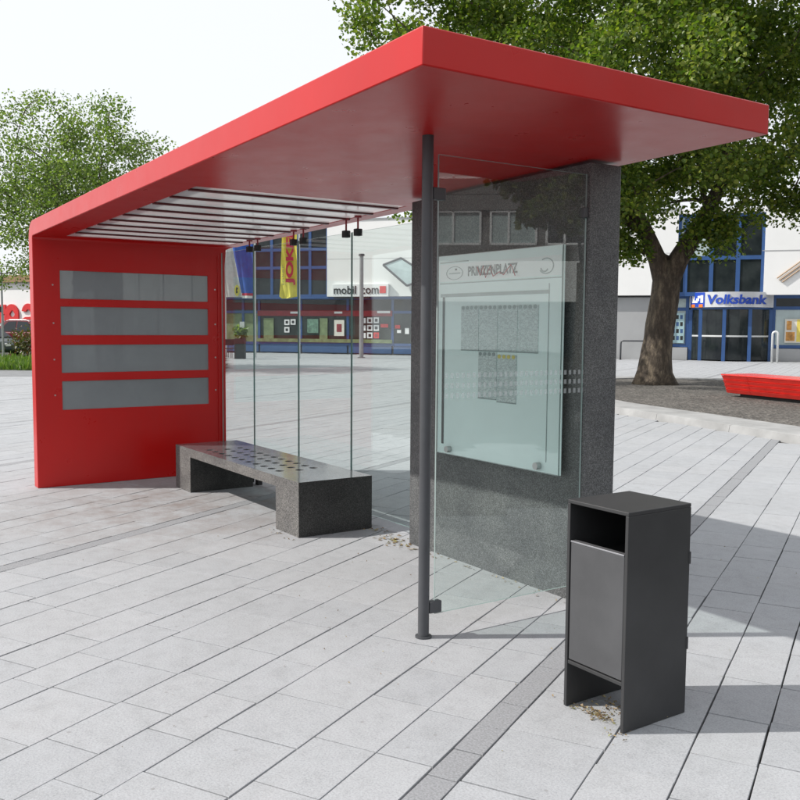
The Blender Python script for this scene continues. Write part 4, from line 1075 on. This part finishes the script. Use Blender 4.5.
def car(name, loc, ax, ay, cm, label, hs=1.0):
    """saloon with ax = forwards, ay = to its left; loc at ground centre"""
    loc = Vector(loc); root = empty(name, tuple(loc)); tag(root, label, 'car', 'cars parked beyond the grass')
    pr = [(-2.05, .32), (-2.1, .62), (-2.02, .92), (-1.75, .98), (-1.45, 1.0), (.75, 1.0), (1.2, .96), (1.85, .84), (2.05, .68), (2.08, .40), (1.95, .28), (-1.9, .26)]
    f = lambda a, b, h: loc + ax * a + ay * h + ZA * (b * hs)
    MB().prism(pr, -.84, .84, f).build('body', cm, root, bevel=.07, seg=3)
    cab = [(-1.62, .985), (-1.15, 1.46), (-.9, 1.52), (.15, 1.52), (.35, 1.48), (1.0, .985)]
    mbc = MB(); k = len(cab); vs = []
    for s in (-1, 1):
        for a, b in cab: vs.append(f(a, b, s * (.80 - .16 * max(0, (b - 1)) / .52)))
    mbc.add(vs, [tuple(range(k - 1, -1, -1)), tuple(range(k, 2 * k))] + [(i, (i + 1) % k, k + (i + 1) % k, k + i) for i in range(k)]).build('cabin', cm, root, bevel=.03)
    for s in (-1, 1):
        for quad in (((-1.42, 1.03), (-1.05, 1.42), (-.42, 1.44), (-.42, 1.03)), ((-.34, 1.03), (-.34, 1.44), (.18, 1.43), (.72, 1.03))):
            vs = [f(a, b, s * (.812 - .16 * max(0, (b - 1)) / .52)) for a, b in quad] + [f(a, b, s * (.79 - .16 * max(0, (b - 1)) / .52)) for a, b in quad]
            MB().add(vs, [(0, 1, 2, 3), (7, 6, 5, 4)] + [(i, (i + 1) % 4, 4 + (i + 1) % 4, 4 + i) for i in range(4)]).build('side_window', 'car_glass', root)
        for wx in (-1.3, 1.32):
            c_ = f(wx, .31 / hs, s * .78); wv = ay * s
            tw = MB().tube(c_ - wv * .12, c_ + wv * .085, .31, n=24).build('wheel', 'tyre', root, smooth=True, bevel=.03)
            MB().tube(c_ + wv * .07, c_ + wv * .095, .19, .16, n=20).build('rim', 'pale_metal', tw, smooth=True)
        MB().obox(f(2.03, .66, s * .58), ax, ay, ZA, (-.02, -.16, -.07), (.05, .16, .07)).build('headlight', 'sign_white', root, bevel=.02)
        MB().obox(f(-2.06, .74, s * .64), ax, ay, ZA, (-.04, -.1, -.1), (.02, .1, .1)).build('tail_light', 'letter_red', root, bevel=.02)
    for quad in (((.42, 1.46, .60), (.98, 1.02, .74)), ((-1.2, 1.44, .6), (-1.6, 1.03, .74))):
        (a0, b0, h0), (a1, b1, h1) = quad; e = .012 if a0 > 0 else -.012
        vs = [f(a0 + e, b0 + .012, -h0), f(a0 + e, b0 + .012, h0), f(a1 + e, b1 + .012, h1), f(a1 + e, b1 + .012, -h1)]
        vs += [v - ZA * .02 - ax * e for v in vs]
        MB().add(vs, [(0, 1, 2, 3), (7, 6, 5, 4)] + [(i, (i + 1) % 4, 4 + (i + 1) % 4, 4 + i) for i in range(4)]).build('windscreen', 'car_glass', root)
    return root
dv = (RH * .93 - FH * .36).normalized(); dw = ZA.cross(dv)
car('parked_car', CG(22, 46.5), -dv, -dw, 'car_red', 'dark red parked car under the red letters', 1.2)
car('parked_car', CG(-16, 43.8), dv, dw, 'car_green', 'dark green parked car in front of the red one', .95)
sb = CG(31, 41); root = empty('low_shrub', tuple(sb)); tag(root, 'scrubby brownish green shrub on the verge by the red panel', 'shrub')
st = MB()
for k in range(9): st.tube(sb + ZA * -.05, sb + RH * random.uniform(-.5, .5) + FH * random.uniform(-.4, .4) + ZA * random.uniform(.6, 1.1), .015, .006, 5)
st.build('stems', 'bark', root)
P = RNG.normal(size=(900, 3)) * np.array([.42, .42, .33]) + np.array(tuple(sb + ZA * .75)); P[:, 2] = np.maximum(P[:, 2], .1)
leaf_cloud('foliage', P, .12, 'shrub_leaf', root, tuple(sb))

# ================================================================== OFFICE BLOCK AND TREE BESIDE THE SQUARE (seen mirrored in the glass)
OB = Vector((33, 31, 0)); oe = Vector((.62, -.785, 0)).normalized(); on = Vector((-.785, -.62, 0)).normalized()
off = empty('office_block', tuple(OB)); tag(off, 'grey concrete office block with white window frames mirrored in the glass screen', 'building')
O = lambda name, a, b, mat, parent=off: MB().obox(OB, oe, on, ZA, a, b).build(name, mat, parent)
O('core', (-26, -12, 0), (26, -.3, 20.5), 'concrete')  # height added so the shelter roof's end face mirrors less sky
O('shop_fascia', (-26, -.29, 3.0), (26, .5, 5.2), 'wall_white'); O('shop_glazing', (-26, -.29, 0), (26, -.1, 2.9), 'dark_glazing')
for lv in range(4):
    zb_ = 6.1 + lv * 3.6; O('spandrel', (-26, -.29, zb_ - .85), (26, .05, zb_), 'concrete'); O('spandrel', (-26, -.29, zb_ + 1.9), (26, .05, zb_ + 2.72), 'concrete')
    for k in range(17):
        a = -25.6 + k * 3.05
        fr = MB()
        for (p0, p1, q0, q1) in ((a, a + 2.6, zb_, zb_ + .12), (a, a + 2.6, zb_ + 1.78, zb_ + 1.9), (a, a + .12, zb_, zb_ + 1.9), (a + 2.48, a + 2.6, zb_, zb_ + 1.9), (a + 1.5, a + 1.62, zb_, zb_ + 1.9)):
            fr.obox(OB, oe, on, ZA, (p0, -.28, q0), (p1, -.02, q1))
        f = fr.build('window', 'sign_white', off); O('pane', (a + .1, -.29, zb_ + .1), (a + 2.5, -.2, zb_ + 1.8), 'pale_glazing' if k % 3 else 'dark_glazing', f)
random.seed(3)
cl = clumps_in(70, (0, 0, 6.8), (3.4, 3.4, 3.2), lambda q: q.z > 3.4, .3)
tree('maple_tree', (13.0, 20.5, 0), 'round leafy street tree mirrored in the glass screen', [(0, 0, -.1), (0, 0, .5), (.05, 0, 1.5), (0, 0, 2.6), (.05, 0, 3.6)], [.3, .22, .19, .17, .14], cl, 9000, .22, 'plane_leaf', None, .09, .6)
